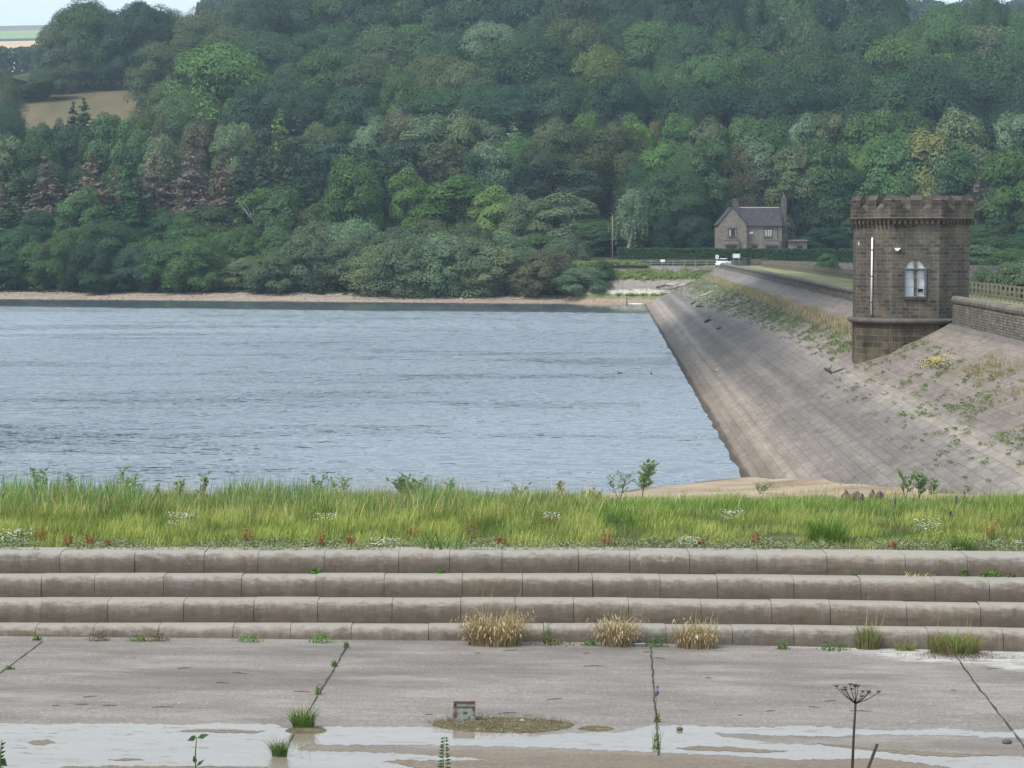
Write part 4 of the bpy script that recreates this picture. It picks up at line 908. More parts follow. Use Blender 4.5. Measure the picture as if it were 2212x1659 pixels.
# ------------------------------------------------------------------ driftwood, posts, logs, ducks
M['drift'] = simple('bleached driftwood', (.42, .38, .34), .9, .1, .3, 2); M['drift_d'] = simple('dark driftwood', (.12, .1, .085), .9, .1, .3, 2)
def onslope(px, py):
    d = ray(px, py)
    for D in np.arange(60, 410, .5):
        q = d*D; t_ = (q.x-float(Xwater(D)))/(float(Xwall(D))-float(Xwater(D)))
        if t_ > -.02 and t_ < 1.05:
            z = float(np.interp(t_, prof_t, prof_z))
            if q.z <= z: return Vector((q.x, D, z))
        if q.z < hz(q.x, D): return Vector((q.x, D, hz(q.x, D)))
    return q
b0 = onslope(1452, 624); r_ = tag(empty('driftwood_pile', b0), 'heap of bleached dead branches at the far end of the dam', 'driftwood')
for i, (xa, ya, xb, yb_, r) in enumerate(((1440, 614, 1472, 620, .22), (1418, 621, 1445, 617, .18), (1455, 621, 1495, 615, .2), (1440, 616, 1468, 625, .14), (1463, 619, 1492, 612, .12), (1420, 618, 1425, 626, .14), (1448, 612, 1480, 616, .13), (1430, 620, 1462, 614, .1))):
    D = b0.y-1+rnd.uniform(-1.2, 1.2); pa = at(xa, ya, D)-b0; pb2 = at(xb, yb_, D+rnd.uniform(-1, 1))-b0; m_ = MB(); md = pa.lerp(pb2, .5)+Vector((0, 0, .15))
    m_.tube([pa, md, pb2], [r, r*.8, r*.3], 6); m_.tube([md, md.lerp(pb2, .4)+Vector((.3, 0, .6))], [r*.4, .03], 4); m_.build('branch', M['drift'] if i not in (1, 5) else M['drift_d'], r_)
def log(xa, ya, xb, yb_, r, m, label, name='log'):
    a = onslope(xa, ya); b = onslope(xb, yb_); a.z += r*.7; b.z += r*.7; m_ = MB(); md = a.lerp(b, .55)+Vector((0, 0, r*.5)); m_.tube([Vector((0, 0, 0)), md-a, b-a], [r, r*.85, r*.4], 7)
    m_.tube([md-a, (md-a)+Vector((.2, .1, r*3))], [r*.5, r*.1], 5); ob_ = m_.build(name, m); ob_.location = a; tag(ob_, label, 'log', 'driftwood on the dam slope')
log(1516, 642, 1545, 629, .13, M['drift'], 'long pale bleached branch lying below the green weeds on the slope')
log(1494, 658, 1502, 655, .16, M['drift_d'], 'small dark driftwood stub, topmost on the bare slope')
log(1505, 663, 1518, 664, .16, M['drift_d'], 'forked dark driftwood just below the topmost stub')
log(1524, 698, 1536, 693, .18, M['drift_d'], 'brown driftwood log halfway down the bare slope')
log(1549, 712, 1558, 710, .09, M['drift_d'], 'thin dark twig right of the brown slope log')
log(1546, 802, 1551, 805, .08, M['drift'], 'short pale stick close to the water edge')
log(1784, 801, 1796, 808, .1, M['blk'], 'charred black log lying left of the tower foot')
log(1800, 806, 1826, 797, .045, M['drift_d'], 'long thin dark branch pointing at the tower foot')
for i, (x, y0, y1, r, lab) in enumerate(((1342, 646, 663, .06, 'short pale post standing in the water near the far shore'), (1354, 643, 662, .1, 'dark post standing in the water beside the pale one'), (1433, 618, 642, .05, 'thin pale stake standing on the far end of the slope'))):
    D = (393, 391, 397)[i]; a = at(x, y1, D); b = at(x, y0, D); m_ = MB(); m_.tube([(0, 0, -.3), (0, 0, b.z-a.z)], r, 7); o_ = m_.build('marker_post', (M['drift'], M['drift_d'], M['drift'])[i]); o_.location = a; tag(o_, lab, 'post', 'posts at the far corner')
pa = atz(1388, 657, WZ+.1); pb2 = atz(1359, 656.5, WZ+.1); m_ = MB(); m_.tube([(0, 0, 0), pa-pb2], .12, 6); o_ = m_.build('plank', M['white']); o_.location = pb2; tag(o_, 'white pole lying along the waterline at the far corner', 'pole')
def duck(px, py, head, label):
    q = atz(px, py+3, WZ); r_ = empty('duck', q, head); r_.scale = (.5, .5, .5); tag(r_, label, 'duck', 'ducks on the reservoir')
    m_ = MB(); m_.ball((0, 0, .06), .3, 12, 8, (1, .5, .38)); m_.tube([(.2, 0, .1), (.27, 0, .24), (.29, 0, .3)], [.08, .05, .05], 8); m_.ball((.31, 0, .33), .075, 8, 6, (1.2, .85, .9))
    m_.tube([(-.24, 0, .1), (-.36, 0, .17)], [.1, .03], 6); m_.build('body', M['duck'], r_); m_ = MB(); m_.tube([(.38, 0, .32), (.47, 0, .305)], [.03, .018], 6); m_.build('bill', M['drift_d'], r_)
M['duck'] = simple('brown feathers', (.05, .042, .035), .8, .1, .4, 12)
duck(1339, 804, R(185), 'brown duck in profile swimming on the open water'); duck(1407, 805, R(80), 'small duck seen end on, nearer the dam')
# ------------------------------------------------------------------ spillway floor
rng = np.random.default_rng(21)
SZ0 = at(1106, 1389, 50).z
def slabz(X, Y): return SZ0+.0118*(Y-50)-.0105*X
def sp(px, py, dz=0):
    d = ray(px, py); D = (SZ0+dz-.59)/(d.z-.0118+.0105*d.x); return d*D
t = NT('spillway concrete'); p = t.pos(); sx = t.n('SeparateXYZ'); t.l(p, sx.inputs[0])
c = t.ramp(t.noise(t.sc(p, .35, 1.2, 1), .8, 6, .6), [(.28, (.138, .122, .110)), (.5, (.186, .166, .151)), (.72, (.235, .213, .195))])
c = t.mulf(c, t.noise(p, 18, 3, .85), .55, 1.5)
fl_ = t.ramp(t.noise(p, 11, 2, .6), [(.62, 0), (.68, .5)]); c = t.mix(fl_, c, (.36, .34, .31))
fd_ = t.ramp(t.noise(t.sc(p, 1, 1, 1, (9, 9, 0)), 8, 3, .6), [(.62, 0), (.7, .5)]); c = t.mix(fd_, c, (.08, .07, .06))
c = t.mulf(c, t.noise(t.sc(p, .35, 2.5, 1, (2, 2, 0)), 1.0, 6, .75), .85, 1.12)
dk = t.ramp(t.noise(t.sc(p, .16, .7, 1, (4, 9, 0)), 1, 5, .65), [(.48, 0), (.66, .7)]); c = t.mix(dk, c, (.115, .105, .096))
st_ = t.ramp(t.noise(t.sc(p, .5, 3.2, 1, (1, 7, 0)), 1.3, 7, .8), [(.62, 0), (.70, .6)]); c = t.mix(st_, c, (.07, .062, .055))
lt_ = t.ramp(t.noise(t.sc(p, .3, .9, 1, (8, 1, 0)), 1.1, 6, .7), [(.52, 0), (.7, .6)]); c = t.mix(lt_, c, (.30, .275, .25))
# damp silt near the water
lowf = t.ramp(t.math('MULTIPLY_ADD', t.math('ADD', sx.outputs[1], t.math('MULTIPLY', t.noise(t.sc(p, .4, 1.5, 1), 1, 3), 1.6)), -.2, 8.55), [(.12, 0), (.4, .35), (.6, .85), (1, 1)])
c = t.mix(lowf, c, t.mulf(t.mix(t.noise(t.sc(p, .6, 4, 1), 2, 4), (.20, .15, .11), (.11, .095, .07)), t.noise(p, 14, 4, .7), .7, 1.3))
# white lime crust beside the right end of the steps
lim = t.math('ADD', t.math('MULTIPLY_ADD', sx.outputs[0], -.55, 53.0), t.math('MULTIPLY', t.math('SUBTRACT', t.noise(t.sc(p, .5, 1.2, 1), 1.0, 6, .7), .5), 2.6))
cr = t.ramp(t.math('MULTIPLY_ADD', t.math('SUBTRACT', sx.outputs[1], lim), .6, .35), [(.35, 0), (.6, .85)])
cr = t.math('MULTIPLY', t.math('MULTIPLY', cr, t.math('GREATER_THAN', sx.outputs[0], 5.2)), t.ramp(t.noise(t.sc(p, 1, 3.5, 1), 1.6, 6, .75), [(.38, .1), (.6, 1)]))
c = t.mix(cr, c, (.46, .445, .42))
t.pr(c, .88, .2, t.bump(t.noise(p, 30, 4, .7), .5, .012)); M['floor'] = t.m
xs = np.arange(-40, 41, 2.0); ys = np.arange(31, 51.2, 1.0)
tag(grid('spillway_floor', xs, ys, slabz, M['floor']), kind='structure', label='grey concrete floor of the spillway')
def strip(name, pts, w, m, dz, kind='structure', label=None, jit=.3):
    mb = MB(); L = []; P3 = [sp(x, y) for x, y in pts]
    q = []
    for a, b in zip(P3[:-1], P3[1:]):
        n = max(2, int((b-a).length/.25)); q += [a.lerp(b, k/n) for k in range(n)]
    q.append(P3[-1]); vs = []
    for i, a in enumerate(q):
        d = (q[min(i+1, len(q)-1)]-q[max(i-1, 0)]).normalized(); s_ = Vector((d.y, -d.x, 0)); ww = w*(1+rnd.uniform(-jit, jit)*1.6)
        off_ = mnoise.noise(Vector((a.x*.7, a.y*1.8, 3)))*.03
        for k in (-.5, .5): v = a+s_*(ww*k+off_); vs.append((v.x, v.y, slabz(v.x, v.y)+dz))
    mb.add(vs, [(2*i, 2*i+1, 2*i+3, 2*i+2) for i in range(len(q)-1)]); return tag(mb.build(name, m), label, kind=kind)
M['joint'] = simple('joint dirt', (.055, .05, .038), .95, .1, .4, 8)
for pts in (((-120, 1530), (0, 1455), (92, 1386)), ((612, 1632), (640, 1580), (688, 1500), (725, 1440), (752, 1389)), ((1425, 1665), (1418, 1560), (1412, 1480), (1406, 1398)), ((2232, 1640), (2180, 1570), (2110, 1480), (2080, 1440), (2062, 1412))):
    strip('floor_joint', pts, .04, M['joint'], .004, label='dirt filled joint between the concrete slabs')
def poly_sheet(name, pts, m, dz, jy=1.0, label=None, kind='structure', dome=0):
    q = []
    n0 = len(pts)
    for i in range(n0):
        a = Vector((*pts[i], 0)); b = Vector((*pts[(i+1) % n0], 0)); n = max(1, int((b-a).length/3))
        for k in range(n):
            v = a.lerp(b, k/n); nz_ = mnoise.noise(Vector((v.x*.05, v.y*.3, 1)))*2.6+mnoise.noise(Vector((v.x*.22, v.y*.5, 5)))*1.8+mnoise.noise(Vector((v.x*.7, v.y*.5, 8)))*1.2
            q.append((v.x, v.y+nz_*jy))
    P3 = [sp(x, y) for x, y in q]; vs = [(v.x, v.y, slabz(v.x, v.y)+dz) for v in P3]
    from mathutils.geometry import tessellate_polygon
    tr = tessellate_polygon([[Vector((x, y, 0)) for x, y, z in vs]])
    me = bpy.data.meshes.new(name); me.from_pydata(vs, [], [tuple(f) for f in tr]); me.update(); o_ = link(name, me, m); return tag(o_, label, kind=kind)
t = NT('shallow water'); p = t.pos()
al = t.ramp(t.noise(t.sc(p, 1.0, 3.2, 1), 2.0, 6, .75), [(.57, 0), (.63, 1)])
pw = t.n('BsdfPrincipled'); t.l(t.mix(t.noise(t.sc(p, .5, 2, 1), 1, 4), (.16, .13, .10), (.24, .21, .17)), pw.inputs['Base Color']); pw.inputs['Roughness'].default_value = .04; pw.inputs['IOR'].default_value = 1.58
bb = t.n('Bump'); bb.inputs['Strength'].default_value = .06; bb.inputs['Distance'].default_value = .02; t.l(t.noise(t.sc(p, 1, 3, 1), 4, 3), bb.inputs['Height']); t.l(bb.outputs[0], pw.inputs['Normal'])
pm = t.n('BsdfPrincipled'); t.l(t.mix(t.noise(p, 8), (.10, .08, .055), (.2, .165, .125)), pm.inputs['Base Color']); pm.inputs['Roughness'].default_value = .5
ms = t.n('MixShader'); t.l(t.math('MULTIPLY', al, .8), ms.inputs[0]); t.l(pw.outputs[0], ms.inputs[1]); t.l(pm.outputs[0], ms.inputs[2]); t.l(ms.outputs[0], t.out.inputs[0]); M['puddle'] = t.m
M['silt'] = None
t = NT('damp silt'); p = t.pos(); t.pr(t.mulf(t.mulf(t.mix(t.noise(t.sc(p, .6, 3, 1), 1.5, 4), (.20, .155, .12), (.12, .10, .075)), t.noise(p, 12, 5, .8), .55, 1.45), t.noise(p, 45, 2), .8, 1.25), .75, .25, t.bump(t.noise(p, 14, 5, .8), .8, .03)); M['silt'] = t.m
z5 = lambda l: [(x*.3502, 1340.9+y*.3502) for x, y in l]
z6 = lambda l: [(715.1+x*.3502, 1340.9+y*.3502) for x, y in l]
z7 = lambda l: [(1437.4+x*.3502, 1340.9+y*.3502) for x, y in l]
main = z5([(-300, 632), (0, 635), (300, 640), (800, 635), (1150, 645), (1300, 634), (1700, 640), (1790, 672), (1960, 680), (2010, 650)])+z6([(20, 655), (500, 655), (740, 660), (880, 675), (1000, 690), (1300, 700), (1800, 690), (1900, 665), (1980, 645), (2100, 652)])
main += z7([(0, 645), (100, 650), (650, 660), (750, 650), (1000, 655), (1150, 668), (1400, 680), (1750, 665), (1900, 685), (2130, 690), (2160, 670), (2300, 672), (2300, 724), (1950, 722), (1900, 710), (1180, 705), (1050, 718), (700, 708), (500, 700), (300, 695), (330, 712), (500, 735), (700, 760), (1000, 770), (1300, 790), (1600, 820), (1900, 835), (2300, 842), (2330, 1020), (1900, 960), (1750, 905), (1600, 885), (1300, 848), (1100, 856), (800, 860), (500, 840), (0, 815)])
main += z6([(1700, 800), (1300, 785), (1000, 775), (700, 770), (400, 768), (0, 768)])+z5([(1900, 765), (1830, 790), (1900, 806)])+z6([(60, 808), (500, 825), (900, 850), (952, 857), (850, 866), (400, 862), (300, 872), (700, 915), (0, 960)])+z5([(1750, 960), (1650, 902), (900, 896), (400, 900), (150, 960), (-300, 960)])
poly_sheet('puddle', main, M['puddle'], .004, 1, 'shallow sheet of standing water on the spillway floor')
for isl in (z5([(170, 750), (240, 735), (300, 738), (345, 755), (280, 765), (200, 765)]), z5([(1080, 683), (1200, 672), (1450, 673), (1640, 684), (1560, 696), (1300, 690)]), z7([(60, 788), (200, 775), (420, 780), (560, 795), (760, 806), (650, 815), (350, 805), (150, 800)]), z5([(660, 860), (800, 850), (900, 858), (780, 866)])):
    poly_sheet('silt_bank', isl, M['silt'], .008, .8, 'brown silt showing through the shallow water')
poly_sheet('silt_bank', z5([(380, 903), (900, 897), (1660, 905), (1740, 1010), (300, 1010)]), M['silt'], .008, .8, 'brown silt along the bottom edge of the water')
poly_sheet('silt_bank', z6([(420, 882), (560, 868), (1000, 862), (1400, 830), (1700, 826), (2212, 842), (2600, 880), (3400, 905), (3400, 1010), (900, 1010)]), M['silt'], .010, .8, 'gravelly brown silt between the water channels')
poly_sheet('silt_bank', z7([(900, 758), (1100, 768), (1400, 795), (1700, 815), (2050, 832), (1800, 842), (1500, 826), (1200, 795)]), M['silt'], .0085, .8, 'dark silt margin beside the right water channel')

# ------------------------------------------------------------------ stepped weir
t = NT('weir stone'); p = t.pos(); sx = t.n('SeparateXYZ'); t.l(p, sx.inputs[0])
a = t.n('Attribute', attribute_name='Col')
c = t.mix(t.noise(t.sc(p, .9, .9, .9), 1.1, 5, .65), (.122, .10, .08), (.205, .176, .148))
c = t.mix(1.0, c, a.outputs['Color'], 'MULTIPLY')
c = t.mulf(c, t.noise(t.sc(p, 2.6, 2, .3), 1.5, 6, .75), .58, 1.35)
bs_ = t.ramp(t.noise(t.sc(p, 1.7, 1, .25, (5, 0, 2)), 1.2, 4, .65), [(.5, 0), (.66, .6)]); c = t.mix(bs_, c, (.13, .095, .065))
c = t.mulf(c, t.noise(p, 30, 3, .7), .85, 1.15)
lich = t.ramp(t.noise(t.sc(p, 2.6, 2, 1.6), 3.2, 8, .85), [(.56, 0), (.64, 1)]); lm = t.ramp(t.noise(p, .7, 2), [(.42, 0), (.6, .75)])
zm = t.ramp(t.math('ADD', sx.outputs[2], 7.9), [(.35, .25), (.6, 1)])
c = t.mix(t.math('MULTIPLY', t.math('MULTIPLY', lich, lm), zm), c, (.36, .35, .31))
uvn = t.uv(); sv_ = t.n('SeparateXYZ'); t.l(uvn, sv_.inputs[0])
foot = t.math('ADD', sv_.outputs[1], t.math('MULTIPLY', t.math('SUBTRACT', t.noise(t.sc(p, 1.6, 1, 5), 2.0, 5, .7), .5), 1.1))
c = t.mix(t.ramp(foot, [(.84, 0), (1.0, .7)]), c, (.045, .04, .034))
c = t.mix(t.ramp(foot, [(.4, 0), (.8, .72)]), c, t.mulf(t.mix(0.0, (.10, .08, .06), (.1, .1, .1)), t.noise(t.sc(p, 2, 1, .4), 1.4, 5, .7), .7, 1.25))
c = t.mix(t.ramp(foot, [(.15, .65), (.42, 0)]), c, (.31, .29, .255))  # highlight along treads and rounded noses, painted into the stone colour
t.pr(c, .9, .2, t.bump(t.noise(p, 22, 4, .7), .5, .012)); M['weir'] = t.m
LV = []
for yL, yM, yR, D in ((1354, 1354, 1364, 50.2), (1298.5, 1298.8, 1308.5, 50.75), (1244.8, 1246, 1257, 51.35), (1194.8, 1194.3, 1203, 52.0)):
    z = at(1106, yM, D).z; LV.append((z, lambda x, yL=yL, yM=yM, yR=yR: float(np.interp(x, [-600, 0, 500, 1300, 1700, 2212, 2800], [yL, yL, (yL+yM)/2, yM, yM+(yR-yM)*.35, yR, yR+9]))))
weir = empty('stepped_weir', (0, 51, LV[0][0])); tag(weir, 'four broad rounded stone steps across the spillway', 'steps'); wo_ = Vector(weir.location)
prof0 = lambda h: [(-1.0, 0.0), (-.2, 0.0), (-.13, -.012), (-.06, -.05), (-.018, -.11), (0, -.19), (.012, -h*.7), (.02, -h)]
noses = []
for k, (z, fy) in enumerate(LV):
    h = (z-LV[k-1][0]) if k else .75
    path = [atz(x, fy(x), z) for x in np.linspace(-500, 2750, 66)]; noses.append(path)
    PX = np.array([p_.x for p_ in path]); PY = np.array([p_.y for p_ in path]); yy = lambda x: float(np.interp(x, PX, PY))
    V = []; F = []; Cc = []; UV = []
    x = PX[0]+rnd.uniform(0, 1)
    def seg(xa, xb, off, colr, pr):
        n = max(2, int((xb-xa)/.4)); b0_ = len(V)
        for i in range(n+1):
            xx = xa+(xb-xa)*i/n
            for q_, (o_, dz) in enumerate(pr): UV.append((xx, (0, .05, .15, .25, .38, .5, .85, 1.0)[q_])); V.append((xx-wo_.x, yy(xx)-(o_-off)-wo_.y, z+dz-wo_.z)); Cc.append(colr)
        m = len(pr)
        for i in range(n):
            for j in range(m-1): F.append((b0_+i*m+j, b0_+(i+1)*m+j, b0_+(i+1)*m+j+1, b0_+i*m+j+1))
    pr = prof0(h)
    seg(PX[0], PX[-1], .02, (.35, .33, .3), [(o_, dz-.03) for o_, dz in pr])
    while x < PX[-1]-2:
        L = rnd.uniform(1.15, 1.75); g = .0055; v_ = rnd.uniform(.88, 1.1); w_ = rnd.uniform(-.035, .035); dz_ = rnd.uniform(-.012, .008)
        seg(x+g, x+L-g, rnd.uniform(-.018, .012), (v_*(1+w_), v_, v_*(1-w_)), [(o_, d+dz_) for o_, d in pr]); x += L
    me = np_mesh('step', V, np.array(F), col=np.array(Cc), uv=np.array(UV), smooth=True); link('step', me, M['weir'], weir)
def ny(k, x): P_ = noses[k]; return float(np.interp(x, [q.x for q in P_], [q.y for q in P_]))

# ------------------------------------------------------------------ grasses
def blades(base, h, w, ang, lean, curl, col, seg=3, tipcol=None):
    n = len(base); dx = np.cos(ang); dy = np.sin(ang); pa = ang+np.pi/2+rng.uniform(-.9, .9, n); wx_ = np.cos(pa); wy_ = np.sin(pa)*.6
    Vs = []; Cs_ = []
    for j in range(seg+1):
        tt = j/seg; r = lean*h*(tt**1.6); z = h*(tt-curl*tt**3*.6); ww = w*(1-tt**1.8)*.5+.0008
        c = np.stack([base[:, 0]+dx*r, base[:, 1]+dy*r, base[:, 2]+z], 1); o_ = np.stack([wx_*ww, wy_*ww, np.zeros(n)], 1)
        Vs += [c-o_, c+o_]; cc = col if tipcol is None else col*(1-tt)+tipcol*tt
        Cs_ += [cc, cc]
    m = 2*(seg+1); V = np.stack(Vs, 1).reshape(-1, 3); Cc = np.stack(Cs_, 1).reshape(-1, 3)
    b = np.arange(n)[:, None]*m; F = np.concatenate([b+np.array([[2*j, 2*j+1, 2*j+3, 2*j+2]]) for j in range(seg)], 0)
    return V, F, Cc
def merge(parts):
    V = []; F = []; Cc = []; o_ = 0
    for v, f, c in parts: V.append(v); F.append(f+o_); Cc.append(c); o_ += len(v)
    return np.concatenate(V), np.concatenate(F), np.concatenate(Cc)
def gfield(n, y0, y1, fh, fcol, w, keep=None, x0=-60, x1=2275, lean=(.1, .5)):
    px = rng.uniform(x0, x1, n); Y = y0+(y1-y0)*rng.random(n)**.9; X = (px-1106)/5000*Y
    cl = np.array([mnoise.noise(Vector((a*.9, b*.9, 2))) for a, b in zip(X, Y)]); fine = np.array([mnoise.noise(Vector((a*.22, b*.3, 9))) for a, b in zip(X, Y)])
    k = rng.random(n) < (keep(X, Y, cl, px) if keep else 1); X, Y, cl, fine, px = X[k], Y[k], cl[k], fine[k], px[k]; n = len(X)
    Zb = hgt(X, Y)-.02; h = fh(X, Y, cl, px)*rng.uniform(.6, 1.15, n); col = fcol(X, Y, cl, fine)
    ang = rng.normal(-.2, 1.2, n)+cl*3; return blades(np.stack([X, Y, Zb], 1), h, w*rng.uniform(.6, 1.3, n), ang, rng.uniform(*lean, n), rng.uniform(0, .5, n), col)
def jitter(col, n, s=.18):
    return np.clip(col*(1+rng.normal(0, s, (n, 1)))*(1+rng.normal(0, .05, (n, 3))), .005, .9)
G1 = np.array([.285, .325, .07]); G2 = np.array([.12, .20, .05]); G3 = np.array([.36, .34, .14]); G4 = np.array([.11, .125, .06]); TAN = np.array([.44, .35, .2])
def colmid(X, Y, cl, fine):
    f = np.clip(.5+cl*1.9+rng.normal(0, .2, len(X)), 0, 1)[:, None]; g = np.clip(.5+fine*1.6, 0, 1)[:, None]; b = ss(Y, 57, 63)[:, None]*.65
    c = (G1*f+G2*(1-f))*(1-.3*g)+G3*.3*g; c = c*(1-b)+G2*1.15*b; return jitter(c, len(X))
hmid = lambda X, Y, cl, px: (.30+.16*ss(Y, 54, 60)+.28*cl)*np.where(px > 1300, .78, 1.0)*(.4+.6*ss(Y, 52.5, 54.5))
rng = np.random.default_rng(33)
mid = gfield(105000, 52.9, 65.0, hmid, colmid, .016, lambda X, Y, cl, px: (.25+.75*ss(Y, 53.0, 54.6))*np.clip(.75+cl*.8, .2, 1))
reed_keep = lambda X, Y, cl, px: np.clip(.55+cl*1.5, .05, 1)*np.where(px > 1230, .0, 1)*np.where((px > 700) & (px < 900), .55, 1)
reed = gfield(17000, 60.0, 69, lambda X, Y, cl, px: np.interp(px, [0, 280, 330, 450, 500, 680, 760, 850, 880, 940, 1000, 1290], [.95, .9, .5, .45, .9, .85, .5, .55, .95, .8, .5, .4])+.2*cl, lambda X, Y, cl, f: jitter(np.array([.12, .22, .07])+np.clip(cl, 0, 1)[:, None]*np.array([.05, .05, .01]), len(X)), .022, reed_keep, lean=(.05, .3))
seedh = gfield(6500, 58.0, 66, lambda X, Y, cl, px: np.where(px > 1300, .5, .82)+.1*cl, lambda X, Y, cl, f: jitter(TAN+0*X[:, None], len(X)), .014, lambda X, Y, cl, px: np.where(px > 1300, .22, .8)*np.clip(.6+cl, .1, 1), lean=(.1, .55))
V, F, Cc = merge([mid, reed]); g_ = link('tall_grass', np_mesh('tall_grass', V, F, col=Cc), M['blade']); tag(g_, 'tall lime green grass and reeds growing above the stone steps', 'grass', kind='stuff')
V, F, Cc = seedh; g_ = link('seed_grass', np_mesh('seed_grass', V, F, col=Cc), M['blade']); tag(g_, 'tan seed heads of tall grass leaning over the reeds', 'grass', kind='stuff')
# low grey-green weeds and gravel in front of the grass
n = 2300; px = rng.uniform(-40, 2260, n); Y = rng.uniform(52.3, 54.5, n); X = (px-1106)/5000*Y; us = []; un = []
for x_, y_ in zip(X, Y):
    if mnoise.noise(Vector((x_*.7, y_*1.5, 4))) < -.22: continue
    r = rng.uniform(.05, .14); u = unit(26); u[:, 2] = np.abs(u[:, 2]); us.append(np.array([x_, y_, hz(x_, y_)])+u*r*np.array([1.6, 1, 1.2])); un.append(u)
V, F = leaf_quads(np.concatenate(us), np.concatenate(un), .045); g_ = link('low_weeds', np_mesh('low_weeds', V, F), M['leaf']); g_.color = (.21, .235, .13, 1)
tag(g_, 'low grey green weeds along the back of the top step', 'weeds', kind='stuff')

# dam slope vegetation: green ground cover and dry grass strip
def slope_scatter(n, t0, t1, Y0, Y1, dens):
    D = Y0*(Y1/Y0)**rng.random(n); tt = rng.uniform(t0, t1, n)
    nn = np.array([mnoise.noise(Vector((a*12*.55, b*.35, 8))) for a, b in zip(tt, D)]); k = rng.random(n) < dens(tt, D, nn); return tt[k], D[k]
def clump_field(name, tt, D, r0, r1, leaf, col, label, m=14, flat=.7):
    P_ = dam_pt(tt, D); us = []; un = []
    for q, d in zip(P_, D):
        u = unit(m); u[:, 2] = np.abs(u[:, 2]); r = rng.uniform(r0, r1); us.append(q+np.array([0, 0, .05])+u*r*np.array([1, 1.3, flat])); un.append(u)
    V, F = leaf_quads(np.concatenate(us), np.concatenate(un), leaf); g_ = link(name, np_mesh(name, V, F), M['leaf']); g_.color = (*col, 1); tag(g_, label, 'weeds', kind='stuff')
fn_ = lambda tt, D: np.array([mnoise.noise(Vector((a*12*1.6, b*.9, 3))) for a, b in zip(tt, D)])
tt, D = slope_scatter(48000, .30, .83, 134, 405, lambda t_, D, nn: np.clip((t_-(.56-.2*ss(D, 150, 330)))/.22, 0, 1)*np.clip(.3+nn*1.2+fn_(t_, D)*2.0, 0, 1)*.62)
clump_field('slope_weeds', tt, D, .07, .17, .085, (.16, .205, .085), 'patchy green weeds between the pitching stones left of the tower', 12, .75)
tt, D = slope_scatter(2600, .38, .86, 66, 128, lambda t_, D, nn: np.clip((t_-.38)/.3, .03, 1)*np.clip(.25+nn*1.8, .02, 1))
clump_field('slope_weeds', tt, D, .05, .15, .055, (.14, .195, .07), 'scattered small green weed tufts below the tower on the right', 30, .8)
def dry(tt, D, h, w, n_each):
    P_ = dam_pt(tt, D); P_ = np.repeat(P_, n_each, 0)+rng.normal(size=(len(P_)*n_each, 3))*np.array([.25, .35, .0]); P_[:, 2] = np.maximum(P_[:, 2], 0*P_[:, 2]-99); n = len(P_)
    c = jitter(np.array([.36, .29, .20])+rng.uniform(-.07, .08, (n, 1)), n, .2); return blades(P_-np.array([0, 0, .08]), h*rng.uniform(.5, 1.2, n), w, rng.uniform(0, 6.28, n), rng.uniform(.1, .6, n), rng.uniform(0, .6, n), c)
tt, D = slope_scatter(2600, .765, .845, 129, 395, lambda t_, D, nn: np.clip(.6+nn*1.6, .05, 1)); a1 = dry(tt, D, .5, .035, 9)
tt, D = slope_scatter(300, .76, .90, 64, 104, lambda t_, D, nn: np.clip(.5+nn*1.6, .02, 1)); a2 = dry(tt, D, .42, .014, 26)
tt, D = slope_scatter(150, .6, .8, 64, 124, lambda t_, D, nn: np.clip(.2+nn*1.6, .02, 1)); a3 = dry(tt, D, .3, .014, 14)
V, F, Cc = merge([a1, a2, a3]); g_ = link('dry_grass', np_mesh('dry_grass', V, F, col=Cc), M['blade']); tag(g_, 'straw coloured dry grass strip along the berm of the dam', 'grass', kind='stuff')
# far abutment: pale stone row, green strip, rough vegetation
xs_ = np.arange(10, 37, .6); ys_ = np.arange(392, 404.6, .5)
t = NT('abutment pitching'); p = t.pos(); sx = t.n('SeparateXYZ'); t.l(p, sx.inputs[0]); zz = t.math('ADD', sx.outputs[2], t.math('MULTIPLY', t.noise(p, .6, 3), .5))
mr = t.math('MULTIPLY_ADD', zz, 1/7.0, 10.55/7)
mr = t.math('ADD', mr, t.math('MULTIPLY', t.math('SUBTRACT', t.noise(t.sc(p, .5, 1, 1), 1.2, 4, .7), .5), .22))
c = t.ramp(mr, [(0, (.14, .11, .085)), (.09, (.26, .19, .14)), (.17, (.30, .22, .165)), (.22, (.15, .18, .08)), (.30, (.19, .19, .09)), (.33, (.40, .37, .30)), (.40, (.42, .38, .31)), (.42, (.20, .18, .155)), (.64, (.25, .215, .185)), (.66, (.15, .165, .07)), (.78, (.19, .19, .09)), (.80, (.16, .145, .13)), (1, (.2, .18, .165))], 'LINEAR')
t.pr(t.mulf(t.mulf(c, t.noise(p, 2.5, 5, .8), .6, 1.35), t.noise(t.sc(p, 3, 1, 1), 1, 2), .85, 1.15), .95, .1); M['abut'] = t.m
ab = grid('abutment_bank', xs_, ys_, lambda X, Y: hgt(X, Y)+.10, M['abut'], .12, .8); tag(ab, kind='structure', label='stone faced bank at the far end of the dam')
us = []; un = []
for k in range(2000):
    px = rng.uniform(1285, 1545); X = (px-1106)/5000*399; zt = -5.5+.5*mnoise.noise(Vector((X*.5, 1, 1)))+rng.normal(0, .32)
    if mnoise.noise(Vector((X*.9, zt*1.5, 7))) < -.18: continue
    if px > 1330 and rng.random() < .08: zt = -8.9
    Y = float(np.interp(zt, [-6.9, -4.0], [399, 404])) if zt > -6.9 else float(np.interp(zt, [WZ, -6.9], [393, 399])); u = unit(20); u[:, 2] = np.abs(u[:, 2]); r = rng.uniform(.15, .4)
    us.append(np.array([X, Y-.1, zt+.1])+u*r); un.append(u)
